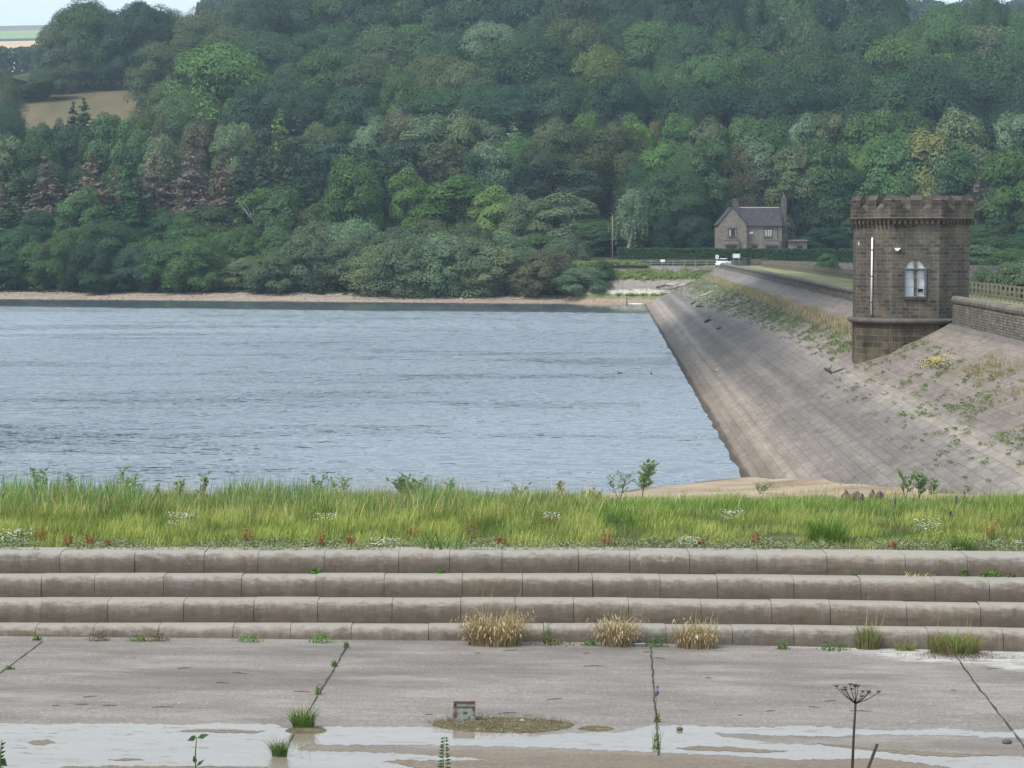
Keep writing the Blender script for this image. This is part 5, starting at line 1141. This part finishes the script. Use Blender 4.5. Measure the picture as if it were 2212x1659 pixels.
for k in range(500):
    px = rng.uniform(1240, 1400)**1; X = (px-1106)/5000*403; u = unit(24); u[:, 2] = np.abs(u[:, 2]); us.append(np.array([X, 403.6+rng.uniform(-.5, .8), -3.95+rng.uniform(0, .55)*(1 if px < 1375 else .3)])+u*rng.uniform(.2, .5)); un.append(u)
V, F = leaf_quads(np.concatenate(us), np.concatenate(un), .22); g_ = link('bank_weeds', np_mesh('bank_weeds', V, F), M['leaf']); g_.color = (.17, .225, .07, 1); tag(g_, 'band of bright green weeds on the far stone bank', 'weeds', kind='stuff')
# stones on the far shingle
V = []; mb = MB()
for k in range(420):
    px = rng.uniform(-30, 1380); X = (px-1106)/5000*415; d = rng.uniform(.5, 11); Y = float(shore(X))+d; X = (px-1106)/5000*Y; mb.ball((X, Y, hz(X, Y)+.03), rng.uniform(.08, .26), 5, 4, (1.5, 1, .5))
M['pebble'] = simple('shore stones', (.33, .29, .25), .9, .1, .4, .8); tag(mb.build('shore_stones', M['pebble']), 'scattered stones on the far shingle shore', 'stones', kind='stuff')

# ------------------------------------------------------------------ individual plants
def blade_obj(name, parts, root): V, F, Cc = merge(parts); return link(name, np_mesh(name, V, F, col=Cc), M['blade'], root)
def tuft(px, pyb, wpx, hpx, base, n, cola, colb, w, label, cat, name, group=None, lean=(.15, .7), curl=(.2, 1.1), wisps=0, D=None):
    s = 5000/base.y; r = wpx/s/2; h = hpx/s; root = empty(name, base); tag(root, label, cat, group)
    a = rng.uniform(0, 6.28, n); rr = r*.72*np.sqrt(rng.random(n)); B = np.stack([np.cos(a)*rr, np.sin(a)*rr*.45, np.zeros(n)-.02], 1)
    ang = np.where(rng.random(n) < .7, np.arctan2(B[:, 1], B[:, 0]), rng.uniform(0, 6.28, n)); f = rng.random((n, 1)); col = jitter(cola*f+colb*(1-f), n, .2)
    k = 1.12-(rr/r)**2*.35
    hh_ = h*k*rng.uniform(.4, 1.2, n); ln_ = rng.uniform(*lean, n)*rng.choice([.6, 1.3], n);  cu_ = rng.uniform(*curl, n)
    parts = [blades(B, hh_, w*rng.uniform(.6, 1.3, n), ang, ln_, cu_, col, 5)]
    if cola[0] > .5:
        m = int(n*.38); i_ = rng.integers(0, n, m); tp = B[i_].copy(); tp[:, 0] += np.cos(ang[i_])*ln_[i_]*hh_[i_]*.85; tp[:, 1] += np.sin(ang[i_])*ln_[i_]*hh_[i_]*.85; tp[:, 2] += hh_[i_]*(.93-cu_[i_]*.45)
        parts.append(blades(tp, -rng.uniform(.03, .11, m), np.full(m, .016), ang[i_]+rng.normal(0, .4, m)+np.pi, rng.uniform(.2, .9, m), np.zeros(m), jitter(np.array([.60, .49, .34])+np.zeros((m, 3)), m, .2), 3))
    blade_obj('blades', parts, root)
    if wisps:
        m = wisps; B2 = np.stack([rng.uniform(-r, r, m)*.7, rng.uniform(-.1, .1, m), np.zeros(m)], 1)
        blade_obj('flower_stalks', [blades(B2, h*rng.uniform(1.2, 1.75, m), np.full(m, .012), rng.uniform(-1, 1, m), rng.uniform(0, .3, m), rng.uniform(0, .2, m), jitter(TAN+np.zeros((m, 3)), m), 4)], root)
    return root
S1, S2 = np.array([.51, .40, .25]), np.array([.24, .175, .10]); GR, GD = np.array([.19, .27, .07]), np.array([.09, .15, .045]); BR = np.array([.15, .10, .06])
def footp(px, py): q = sp(px, py); return Vector((q.x, q.y, slabz(q.x, q.y)))
rng = np.random.default_rng(44)
gp = 'dry grass tufts at the foot of the steps'
tuft(1067, 1392, 160, 84, footp(1067, 1393), 1500, S1, S2, .016, 'largest straw coloured grass tuft at the foot of the steps', 'grass tuft', 'grass_tuft', gp, wisps=16)
tuft(1331, 1394, 92, 76, footp(1331, 1395), 900, S1, S2, .016, 'dense compact straw tuft, middle of the three dry ones', 'grass tuft', 'grass_tuft', gp, wisps=5)
tuft(1504, 1398, 120, 70, footp(1504, 1399), 750, S1, S2, .014, 'loose upright straw tuft with tall stalks, rightmost of three dry ones', 'grass tuft', 'grass_tuft', gp, lean=(.05, .4), wisps=18)
tuft(1875, 1402, 70, 70, footp(1875, 1402), 420, S2*1.1, GR, .014, 'upright half green half straw tuft right of the dry ones', 'grass tuft', 'grass_tuft', gp, lean=(.05, .4), wisps=7)
tuft(2062, 1410, 150, 58, footp(2062, 1411), 900, S2*1.1, GR, .015, 'wide mixed green and straw grass tuft at the right', 'grass tuft', 'grass_tuft', gp, lean=(.1, .7), wisps=8)
tuft(1955, 1406, 60, 28, footp(1955, 1405), 160, S2, GR, .012, 'thin low grass tuft between the two mixed tufts', 'grass tuft', 'grass_tuft', gp)
tuft(655, 1572, 62, 62, footp(655, 1574), 420, GR*1.15, GD, .014, 'bushy green weed clump in the floor joint at the water edge', 'grass tuft', 'grass_tuft', 'tufts in the floor joints', lean=(.1, .6), wisps=5)
tuft(604, 1632, 44, 38, footp(604, 1634), 330, GD*1.1, GR*.7, .010, 'dark wiry rush tuft standing in the shallow water', 'grass tuft', 'grass_tuft', 'tufts in the floor joints', lean=(.1, .8), curl=(0, .4))
def weed(px, pyb, wpx, hpx, tint, label, base, leaf=.05, group=None, n=None):
    s = 5000/base.y; r = wpx/s/2; h = hpx/s; root = empty('weed_clump', base); tag(root, label, 'weed', group); n = n or int(260*max(.4, r*h*6))
    u = unit(n); u[:, 2] = np.abs(u[:, 2]); q = u*(.35+.65*rng.random((n, 1)))*np.array([r, r*.4, h]); V, F = leaf_quads(q, u, leaf, .9); f_ = link('leaves', np_mesh('leaves', V, F), M['leaf'], root); f_.color = (*tint, 1)
    m = 14; a = rng.uniform(0, 6.28, m); B = np.zeros((m, 3)); B[:, 0] = rng.uniform(-r, r, m)*.7; blade_obj('stems', [blades(B, np.full(m, h*1.15)*rng.uniform(.6, 1.15, m), np.full(m, .01), a, rng.uniform(.1, .5, m), np.zeros(m), jitter(np.array(tint)*1.2+np.zeros((m, 3)), m))], root)
    return root
def treadp(k, px, py):             # on the tread of step k, against the riser above
    q = atz(px, py, LV[k][0]); y = ny(k+1, q.x)-.06; return Vector((q.x*y/q.y, y, LV[k][0]))
gw_ = 'weed clumps on the steps'
GB = (.12, .24, .04); GM = (.12, .19, .05); GBr = (.15, .13, .065)
weed(680, 1243, 36, 14, GB, 'fresh green fern like clump on the second step, left', treadp(2, 680, 1243), .045, gw_)
weed(951, 1243, 22, 10, GB, 'tiny green clump on the second step near the centre', treadp(2, 951, 1243), .04, gw_)
weed(2140, 1255, 58, 20, GB, 'bright green clump on the second step at the right end', treadp(2, 2140, 1255), .045, gw_)
weed(2186, 1256, 22, 10, GM, 'smallest green clump beside the bright one at the right end', treadp(2, 2186, 1256), .04, gw_)
weed(2083, 1254, 26, 20, GM, 'grassy green clump left of the bright one on the second step', treadp(2, 2083, 1254), .035, gw_)
tuft(1990, 1252, 90, 20, treadp(2, 1985, 1252), 90, S1, GR, .014, 'thin yellow grass blades on the second step at the right', 'grass tuft', 'grass_tuft')
weed(2080, 1180, 10, 8, GM, 'tiny weed in a joint of the second step', treadp(2, 1845, 1252), .03, gw_, 20)
gw2 = 'weed clumps at the foot of the steps'
for px, w_, h_, tn, lb in ((80, 22, 12, GM, 'small greenish clump at the foot of the steps, leftmost'), (212, 55, 24, GBr, 'brown green moss clump at the foot of the steps, far left'), (300, 60, 18, GM, 'yellow green part of the moss patch, second from left'),
    (340, 70, 26, GBr, 'brown mossy clump left of the bright green ones'), (533, 76, 20, GB, 'low bright green clump left of the central joint'), (695, 66, 26, GB, 'green clump with twiggy stems beside the second floor joint'),
    (1195, 110, 24, GBr, 'low brown dead weed patch between the straw tufts'), (1275, 50, 16, GM, 'dark green low clump just left of the compact straw tuft'), (1418, 62, 28, (.07, .15, .025), 'rounded bright green clump between two straw tufts'),
    (1690, 34, 20, GM, 'small green clump on bare foot of steps right of straw tufts'), (1800, 84, 22, (.07, .14, .03), 'leafy green clump beside the white crust'), (1185, 30, 52, (.13, .18, .06), 'slender pale green sapling growing among brown weeds')):
    py = float(np.interp(px, [0, 750, 1300, 1750, 2212], [1381, 1387, 1393, 1402, 1413])); weed(px, py, w_, h_, tn, lb, footp(px, py+1.5), .045, gw2)
for px, py, w_, h_, lb in ((748, 1400, 14, 16, 'tiny weed at the top of the second floor joint'), (722, 1440, 18, 16, 'small weed midway along the second floor joint'), (688, 1500, 22, 24, 'leafy weed above the bushy joint clump'), (283, 1392, 10, 6, 'tiny tuft'),
    (20, 1446, 26, 10, 'flat weed in the leftmost floor joint'), (1418, 1618, 22, 40, 'straggly weed in the third joint by the water'), (1420, 1560, 16, 22, 'small weed at the foot of the purple flower')):
    if px != 283: weed(px, py, w_, h_, GM, lb, footp(px, py), .035, 'weeds in the floor joints')
M['mud'] = M['silt']
def mound(name, px, py, rx, ry, h, m, label, mossy=0):
    c = footp(px, py); s = 5000/c.y; a = rx/s; k = abs(footp(px, py-ry).y-c.y); V = [(0, 0, h)]; F = []; N = 40
    for j in range(1, 8):
        for i in range(N):
            an = 2*math.pi*i/N; e = 1+.12*mnoise.noise(Vector((math.cos(an)*1.5, math.sin(an)*1.5, px*.1))); f = j/7*e; x = math.cos(an)*a*f; y = math.sin(an)*k*f
            z = h*(1-(j/7)**2)+.012*mnoise.noise(Vector((x*9, y*9, 1)))*(1-j/7)-(.01 if j == 7 else 0)+slabz(c.x+x, c.y+y)-c.z+.006; V.append((x, y, z))
    mb = MB(); mb.add(V, [(0, 1+i, 1+(i+1) % N) for i in range(N)]+[(1+(j-1)*N+i, 1+j*N+i, 1+j*N+(i+1) % N, 1+(j-1)*N+(i+1) % N) for j in range(1, 7) for i in range(N)], True)
    return tag(mb.build(name, m, loc=c), label, 'silt', kind='stuff')
t = NT('dried weed mat'); p = t.obj(); c = t.ramp(t.noise(t.sc(p, 1, 2, 1), 3, 6, .75), [(.3, (.06, .05, .03)), (.5, (.12, .102, .058)), (.7, (.21, .185, .125))])
t.pr(t.mulf(c, t.noise(p, 40, 3, .8), .6, 1.5), .95, .1, t.bump(t.noise(p, 30, 4, .8), 1, .03)); M['mat'] = t.m
mound('weed_mat', 1085, 1566, 160, 18, .045, M['mat'], 'oval mat of dried olive brown weed around the rusty box')
mound('weed_mat', 1288, 1574, 40, 6, .02, M['mat'], 'small brown silt patch right of the weed mat'); mound('weed_mat', 660, 1578, 48, 9, .04, M['mat'], 'dark muddy root patch under the bushy joint clump')
n = 1100; a = rng.uniform(0, 6.28, n); r = np.sqrt(rng.random(n)); c0 = footp(1085, 1566); k0 = abs(footp(1085, 1545).y-c0.y)
B = np.stack([c0.x+np.cos(a)*r*1.38, c0.y+np.sin(a)*r*k0*.95, 0*a], 1); B[:, 2] = [slabz(x, y)+.02+.04*(1-q*q) for x, y, q in zip(B[:, 0], B[:, 1], r)]
V, F, Cc = blades(B, rng.uniform(.02, .07, n), np.full(n, .01), rng.uniform(0, 6.28, n), rng.uniform(.5, 3, n), np.zeros(n), jitter(np.array([.16, .14, .08])+rng.uniform(-.08, .12, (n, 1)), n, .3)); g_ = link('mat_stubble', np_mesh('mat_stubble', V, F, col=Cc), M['blade']); tag(g_, 'short stubble on the dried weed mat', 'weeds', kind='stuff')
n = 700; c0 = footp(2075, 1418); B = np.stack([c0.x+rng.normal(0, .55, n), c0.y+rng.normal(0, .22, n), np.zeros(n)], 1); B[:, 2] = [slabz(x, y)+.01 for x, y in B[:, :2]]
V, F, Cc = blades(B, rng.uniform(.02, .08, n), np.full(n, .012), rng.uniform(0, 6.28, n), rng.uniform(1, 4, n), np.zeros(n), jitter(np.array([.12, .085, .06])+rng.uniform(-.05, .1, (n, 1)), n, .3)); g_ = link('straw_debris', np_mesh('straw_debris', V, F, col=Cc), M['blade']); tag(g_, 'dead brown straw debris at the foot of the right steps', 'debris', kind='stuff')
# rusty box
t = NT('rusty painted steel'); p = t.obj(); sx = t.n('SeparateXYZ'); t.l(p, sx.inputs[0]); f = t.ramp(t.noise(p, 9, 5, .7), [(.48, 0), (.6, 1)])
edge = t.ramp(t.math('ADD', sx.outputs[2], t.math('MULTIPLY', t.noise(p, 12, 3), .05)), [(.03, 1), (.055, 0), (.27, 0), (.295, 1)]); f = t.math('MAXIMUM', f, edge)
t.pr(t.mix(f, (.27, .31, .28), t.mix(t.noise(p, 14), (.15, .085, .055), (.10, .06, .045))), .7, .3); M['rust'] = t.m
bq = footp(1003, 1556); bx = empty('rusty_box', bq); tag(bx, 'square open topped rusty grey steel box standing in the weed mat', 'box')
Hb = .30; Wb = .40
for nm, c_, s_ in (('front_panel', (0, -Wb/2, Hb/2), (Wb, .012, Hb)), ('back_panel', (0, Wb/2, Hb/2+.015), (Wb, .012, Hb)), ('side_panel', (-Wb/2+.004, 0, Hb/2), (.012, Wb-.014, Hb*.98)), ('side_panel', (Wb/2-.004, 0, Hb/2), (.012, Wb-.014, Hb*.98))):
    m_ = MB(); m_.box(c_, s_); m_.build(nm, M['rust'], bx)
for px, py, r, lb in ((2175, 1606, .07, 'small dark square stone on the floor at the right'), (1128, 1561, .05, 'pale grey lump lying on the weed mat'), (1468, 1578, .05, 'tiny dark pebble at the water edge')):
    m_ = MB(); m_.ball((0, 0, .03), r, 7, 5, (1.3, 1, .8)); o_ = m_.build('loose_stone', M['drift_d'] if px != 1128 else M['drift'], loc=footp(px, py)); tag(o_, lb, 'stone', 'loose stones on the floor')
m_ = MB(); m_.box((0, 0, .02), (.22, .05, .02), .2); tag(m_.build('litter', M['white'], loc=footp(1382, 1392.5)), 'white scrap of litter at the foot of the steps', 'litter')

for k in range(26):
    px = rnd.uniform(60, 2180); py = rnd.uniform(1402, 1555); m_ = MB(); a = rnd.uniform(-.5, .5); L = rnd.uniform(.05, .22); m_.tube([(-L*math.cos(a), -L*math.sin(a), .012), (0, rnd.uniform(-.02, .02), .02), (L*math.cos(a), L*math.sin(a), .01)], [.006, .009, .004], 5)
    tag(m_.build('twig', M['drift_d'], loc=footp(px, py)), 'thin dark twig lying on the concrete floor', 'twig', 'twigs strewn over the spillway floor')
# flowers and docks in the grass
def gp_(px, Y): X = (px-1106)/5000*Y; return Vector((X, Y, hz(X, Y)))
def mayweed(px, py, wpx, hpx, Y, label):
    b = gp_(px, Y); s = 5000/Y; root = empty('mayweed_clump', b); tag(root, label, 'flowers', 'white mayweed clumps'); r = wpx/s/2; h = max(.25, b.z*-1*0+at(px, py-hpx/2, Y).z-b.z); n = int(max(14, wpx*hpx*.06))
    q = np.stack([rng.uniform(-r, r, n), rng.uniform(-r, r, n)*.5, h-rng.uniform(0, hpx/s, n)], 1); m_ = MB()
    for x, y, z in q:
        for k in range(3):
            a = rng.uniform(0, 6.28); m_.add([(x+.022*math.cos(a+j*1.57), y+.022*math.sin(a+j*1.57), z+rng.uniform(-.004, .006)) for j in range(4)], [(0, 1, 2, 3)])
    m_.build('flowers', M['petal'], root)['kind'] = 'stuff'
    B = q.copy(); B[:, 2] = 0; blade_obj('stems', [blades(B, q[:, 2], np.full(n, .008), np.zeros(n), np.zeros(n), np.zeros(n), jitter(GR+np.zeros((n, 3)), n))], root)
M['petal'] = simple('white petals', (.8, .8, .76), .7, .2, .05, 9)
for px, py, w_, h_, Y, lb in ((22, 1165, 80, 44, 54.2, 'largest mass of white mayweed flowers at the left edge'), (830, 1172, 62, 22, 53.2, 'white mayweed clump above the steps, left of the flag leaves'), (1490, 1168, 44, 20, 53.3, 'white mayweed clump above the steps beside bare concrete'),
    (2008, 1136, 60, 30, 55.5, 'loose white flowers in the tall grass at the right'), (1190, 1112, 40, 18, 57, 'white flower heads high in the grass, centre right'), (385, 1120, 60, 26, 56.5, 'scattered white flowers in the grass, far left of centre'), (700, 1115, 50, 14, 57, 'sparse white flowers in the middle grass'),
    (2235-30, 1180, 14, 8, 53, 'tiny white flower cluster at the right edge of the top step'), (1585, 1110, 50, 22, 57, 'faint white flowers in the grass below the sand')): mayweed(px, py, w_, h_, Y, lb)
def dock(px, pyt, pyb, label):
    Y = 52.9+max(0, (1192-pyb))*.07; b = gp_(px, Y); h = max(.22, at(px, pyt, Y).z-b.z); root = empty('dock_plant', b); tag(root, label, 'dock plant', 'rust red dock plants'); q = []; u_ = []
    for k in range(5):
        x0 = rng.uniform(-.1, .1); ln = rng.uniform(-.25, .25); m = 60; tt = .3+.7*rng.random(m); hh = h*rng.uniform(.7, 1.0)
        q.append(np.stack([x0+ln*tt*hh+rng.normal(0, .016, m), rng.normal(0, .02, m), tt*hh], 1)); u_.append(unit(m))
    for q1, u1 in zip(q, u_):
        V, F = leaf_quads(q1, u1, .03); s_ = link('seed_spike', np_mesh('seed_spike', V, F), M['leaf'], root); s_.color = (.36, .13, .07, 1)
    m = 16; blade_obj('leaves', [blades(np.zeros((m, 3)), h*rng.uniform(.3, .6, m), np.full(m, .05), rng.uniform(0, 6.28, m), rng.uniform(.3, 1, m), rng.uniform(0, .6, m), jitter(GR+np.zeros((m, 3)), m))], root)
for i, (px, a, b) in enumerate(((84, 1140, 1175), (140, 1150, 1185), (187, 1152, 1186), (232, 1160, 1186), (532, 1135, 1175), (695, 1142, 1188), (755, 1155, 1182), (892, 1135, 1165), (1012, 1115, 1178), (1085, 1155, 1180), (1195, 1108, 1125), (1310, 1150, 1188), (1510, 1165, 1186), (1640, 1150, 1180), (1822, 1130, 1160), (1935, 1180, 1200), (2150, 1110, 1170))):
    dock(px, a, b, f'rust red dock seed spike in the grass, {ordn(i)} from the left')
# yellow flag clump with broad leaves
tuft(952, 1190, 130, 62, gp_(952, 52.75), 42, GR, np.array([.09, .17, .04]), .055, 'clump of broad sword shaped flag leaves just above the top step', 'plant', 'flag_iris', lean=(.3, 1.0), curl=(0, .2))
tuft(2090, 1195, 60, 50, gp_(2085, 53), 160, np.array([.12, .22, .04]), GR, .02, 'vivid green grass tuft above the step at the right', 'grass tuft', 'grass_tuft', 'fresh tufts above the top step'); tuft(1785, 1190, 110, 80, gp_(1790, 54.3), 500, np.array([.09, .19, .03]), GR, .016, 'dense vivid green grass tuft in the right half of the grass', 'grass tuft', 'grass_tuft', 'fresh tufts above the top step')
# willow saplings along the back of the grass
def sapling(px, pyt, wpx, Y, dens, label, tint=(.22, .30, .14), nst=3, leaf=.05):
    b = gp_(px, Y); h = max(.3, at(px, pyt, Y).z-b.z); s = 5000/Y; r = wpx/s/2; root = empty('willow_sapling', b); tag(root, label, 'sapling', 'willow saplings by the water'); m_ = MB(); q = []; u_ = []
    for k in range(nst):
        e = Vector((rng.uniform(-r, r), rng.uniform(-r, r)*.4, h*rng.uniform(.75, 1.0) if k else h)); md = e*.5+Vector((0, 0, .05*h)); m_.tube([(0, 0, -.05), md, e], [.014, .009, .003], 5)
        for j in range(8):
            tt = .3+.7*j/8; pnt = (md*2*tt if tt < .5 else md.lerp(e, (tt-.5)*2)); a = rng.uniform(0, 6.28); l_ = rng.uniform(.15, .4)*min(1, r*2.2); t2 = pnt+Vector((math.cos(a)*l_, math.sin(a)*l_*.5, l_*.6)); m_.tube([pnt, t2], [.005, .002], 4)
            m = dens*2; f = rng.random((m, 1)); c = np.array(pnt)*(1-f)+np.array(t2)*f+rng.normal(0, .02, (m, 3)); q.append(c); u_.append(unit(m))
    m_.build('stems', M['bark'], root); V, F = leaf_quads(np.concatenate(q), np.concatenate(u_), leaf, .9, 1.5); f_ = link('leaves', np_mesh('leaves', V, F), M['leaf'], root); f_.color = (*tint, 1)
for i, (px, py, w_, Y, dn, ns_) in enumerate(((78, 1010, 50, 66, 9, 3), (150, 1022, 40, 66, 8, 2), (258, 1010, 30, 67, 12, 1), (285, 1028, 60, 66, 9, 3), (330, 1050, 40, 66, 7, 2), (380, 1036, 30, 66, 9, 2), (430, 1022, 40, 66, 12, 2), (685, 1022, 30, 67, 8, 2), (735, 1030, 50, 67, 7, 3), (885, 1030, 110, 67, 14, 6), (965, 1034, 40, 67, 7, 3), (1125, 1050, 50, 67, 6, 3), (1210, 1040, 30, 68, 7, 2), (1280, 1062, 50, 68, 6, 3), (1340, 1024, 60, 70, 6, 3), (1387, 995, 60, 72, 26, 4),
    (1645, 1078, 70, 76, 3, 3), (1958, 1015, 40, 66, 12, 2), (1990, 1022, 40, 66, 16, 3), (2020, 1035, 30, 66, 8, 2))):
    sapling(px, py, w_, Y, dn, f'slender green willow sapling behind the grass, {ordn(i)} from the left' if px != 1387 else 'tallest bushy willow sapling rising against the water near the sand', nst=ns_)
# purple spikes
def spike(px, pyt, pyb, base, label, w=.05):
    h = at(px, pyt, base.y).z-base.z; root = empty('purple_flower', base); tag(root, label, 'flower', 'purple flower spikes'); m_ = MB(); m_.tube([(0, 0, 0), (-.03, 0, h*.5), (0, 0, h*.8)], [.006, .005, .004], 5); m_.build('stem', M['bark'], root)
    m = 70; q = np.stack([rng.normal(0, .012, m), rng.normal(0, .012, m), rng.uniform(h*.75, h, m)], 1); V, F = leaf_quads(q, unit(m), .03); f_ = link('flower_head', np_mesh('flower_head', V, F), M['leaf'], root); f_.color = (.16, .05, .2, 1)
for i, (px, a) in enumerate(((1907, 1062), (1867, 1065), (2088, 1058), (2070, 1072), (1938, 1075), (2058, 1105))): spike(px, a, 0, gp_(px, 60-.5*i), f'purple loosestrife spike in the right grass, {("just left of the dark sack", "leftmost", "rightmost", "second from right", "third from left", "lowest, near the right")[i]}')
spike(1428, 1482, 0, footp(1420, 1566), 'single purple flower spike growing from the third floor joint')
# dark sacks on the sand
for px, py, w_, lb in ((1845, 1062, .62, 'larger dark brown log lump on the sand right of centre'), (1898, 1068, .4, 'smaller dark hollow log lump on the sand')):
    Y = 68; b = gp_(px, Y); m_ = MB(); m_.tube([(-w_/2, 0, .06), (-w_*.3, .03, .10), (-w_*.05, 0, .07), (w_*.25, 0, .12), (w_/2, 0, .07)], [.07, .14, .10, .16, .06], 6); m_.tube([(-w_*.2, 0, .1), (-w_*.35, -.05, .3)], [.06, .03], 5); o_ = m_.build('tree_stump', M['drift_d'], loc=b); tag(o_, lb, 'log', 'logs on the sand')
# ragwort on the dam slope
q0 = onslope(2025, 800); rg = empty('ragwort_clump', q0); tag(rg, 'clump of bright yellow ragwort flowers on the slope below the tower', 'flowers'); n = 260; sq = 5000/q0.y
q = np.stack([rng.normal(0, 17/sq, n)+0, rng.normal(0, .3, n), .35+rng.uniform(-.15, .25, n)], 1); q[:, 2] += q[:, 0]*.25; V, F = leaf_quads(q, np.tile([0, -.5, 1.], (n, 1)), .06, .5); f_ = link('flowers', np_mesh('flowers', V, F), M['leaf'], rg); f_.color = (.62, .42, .02, 1)
n = 420; q = np.stack([rng.normal(0, .42, n), rng.normal(0, .3, n), rng.uniform(0, .4, n)], 1); V, F = leaf_quads(q, unit(n), .07); f_ = link('leaves', np_mesh('leaves', V, F), M['leaf'], rg); f_.color = (.09, .13, .04, 1)
# sand-bank sparse grass
def sandg(X, Y, cl, px): return np.where(px > 1280, .16, 0)*np.clip(cl*3-.3, 0, 1)
a1 = gfield(26000, 65.5, 84, lambda X, Y, cl, px: .22+0*X, lambda X, Y, cl, f: jitter(np.array([.33, .29, .15])+0*X[:, None], len(X)), .02, lambda X, Y, cl, px: np.where(px > 1250, 1, 0)*np.clip(cl*1.6-.32, 0, 1)*np.where(px > 1650, 1, .5), x0=1240)
V, F, Cc = a1; g_ = link('sand_grass', np_mesh('sand_grass', V, F, col=Cc), M['blade']); tag(g_, 'sparse thin grass tufts on the sandy shore', 'grass', kind='stuff')

# ------------------------------------------------------------------ plants on the near bank (bottom edge)
M['stalk'] = simple('dead plant stalk', (.05, .042, .036), .9, .1, .3, 20)
D = 10.0
def nb(px, py, D=10.0): return at(px, py, D)
b = nb(1845, 1700); zb = hz(b.x, D); um = empty('dead_hogweed', (b.x, D, zb)); tag(um, 'dark dead umbel flower head on a tall bare stalk in the foreground', 'dead plant'); o = Vector(um.location)
m_ = MB(); hub = nb(1848, 1520); m_.tube([(0, 0, -.05), nb(1841, 1659)-o, nb(1844, 1590)-o, hub-o], [.009, .0065, .0055, .005], 7); m_.build('stalk', M['stalk'], um)
m_ = MB()
for x, y, d in ((1807, 1484, 0), (1818, 1489, -.03), (1829, 1492, .05), (1836, 1486, -.05), (1840, 1484, .04), (1846, 1483, -.02), (1851, 1487, .06), (1858, 1500, -.06), (1866, 1498, .03), (1874, 1494, -.04), (1880, 1500, .05), (1898, 1496, 0), (1832, 1500, .08), (1860, 1492, .09)):
    e = nb(x, y)+Vector((0, d, 0)); md = hub.lerp(e, .55)-Vector((0, 0, .006)); m_.tube([hub-o, md-o, e-o], [.0024, .0018, .0014], 5)
    for k in range(6):
        a = k*1.05; m_.tube([e-o, e-o+Vector((math.cos(a)*.009, math.sin(a)*.009, .007))], [.0012, .0022], 4)
m_.build('umbel_rays', M['stalk'], um)
a = nb(1874, 1662, 9.5); e = nb(1895, 1607, 9.5); m_ = MB(); zt = hz(a.x, 9.5); d_ = (e-a)/(e.z-a.z); st_ = a+d_*(zt-a.z-.05); m_.tube([Vector((0, 0, 0)), e-st_], [.009, .0065], 7); o_ = m_.build('broken_stalk', M['stalk'], loc=st_); tag(o_, 'leaning broken dark stalk beside the dead umbel', 'stalk')
def frontplant(px, pyt, D, label, leaves, name='seedling', lw=.03):
    b = nb(px, 1659, D); z = hz(b.x, D); root = empty(name, (b.x, D, z)); tag(root, label, 'plant'); o = Vector(root.location); t_ = nb(px, pyt, D); m_ = MB(); m_.tube([(0, 0, -.03), (nb(px-3, (pyt+1659)/2, D)-o), t_-o], [.004, .003, .002], 6); m_.build('stem', M['stemg'], root)
    mb = MB()
    for x, y, x2, y2, w_ in leaves:
        a_ = nb(x, y, D)-o; b_ = nb(x2, y2, D)-o; d = (b_-a_); s_ = d.cross(Vector((0, -1, .9))).normalized()*w_; mb.add([a_, a_+d*.4+s_, b_, a_+d*.4-s_, a_+d*.45+Vector((0, 0, -.006))], [(0, 1, 4), (1, 2, 4), (2, 3, 4), (3, 0, 4)])
    l_ = mb.build('leaves', M['leaf'], root); l_.color = (.03, .075, .02, 1); return root
M['stemg'] = simple('green stem', (.10, .12, .06), .8, .2, .2, 9)
frontplant(425, 1592, 9.5, 'thin foreground seedling with two dark leaves at its top', [(424, 1592, 404, 1600, .014), (424, 1592, 412, 1592, .010), (426, 1594, 452, 1586, .013), (423, 1650, 418, 1632, .01), (424, 1655, 442, 1640, .008)])
frontplant(960, 1590, 12, 'slender serrated nettle like stem at the bottom centre', [(960+s_*1, y, 960+s_*(8+(y-1590)*.14), y+rnd.uniform(-4, 3), .007) for y in range(1594, 1665, 7) for s_ in (-1, 1)], 'nettle')
frontplant(4, 1598, 9, 'dark leaf tips of a plant entering at the lower left edge', [(0, 1610+k*9, rnd.uniform(5, 14), 1603+k*9, .006) for k in range(7)]+[(-4, 1640, 16, 1655, .02)], 'nettle')

# ------------------------------------------------------------------ haze
mb = MB(); mb.box((0, 1750, 145), (2600, 3700, 330)); t = NT('haze air'); v = t.n('VolumePrincipled'); v.inputs['Density'].default_value = .00023; v.inputs['Color'].default_value = (.66, .82, 1.0, 1); v.inputs['Anisotropy'].default_value = .3
t.l(v.outputs[0], t.out.inputs[1]); hzb = mb.build('haze', t.m); tag(hzb, 'thin blue haze filling the valley air', 'haze', kind='stuff')
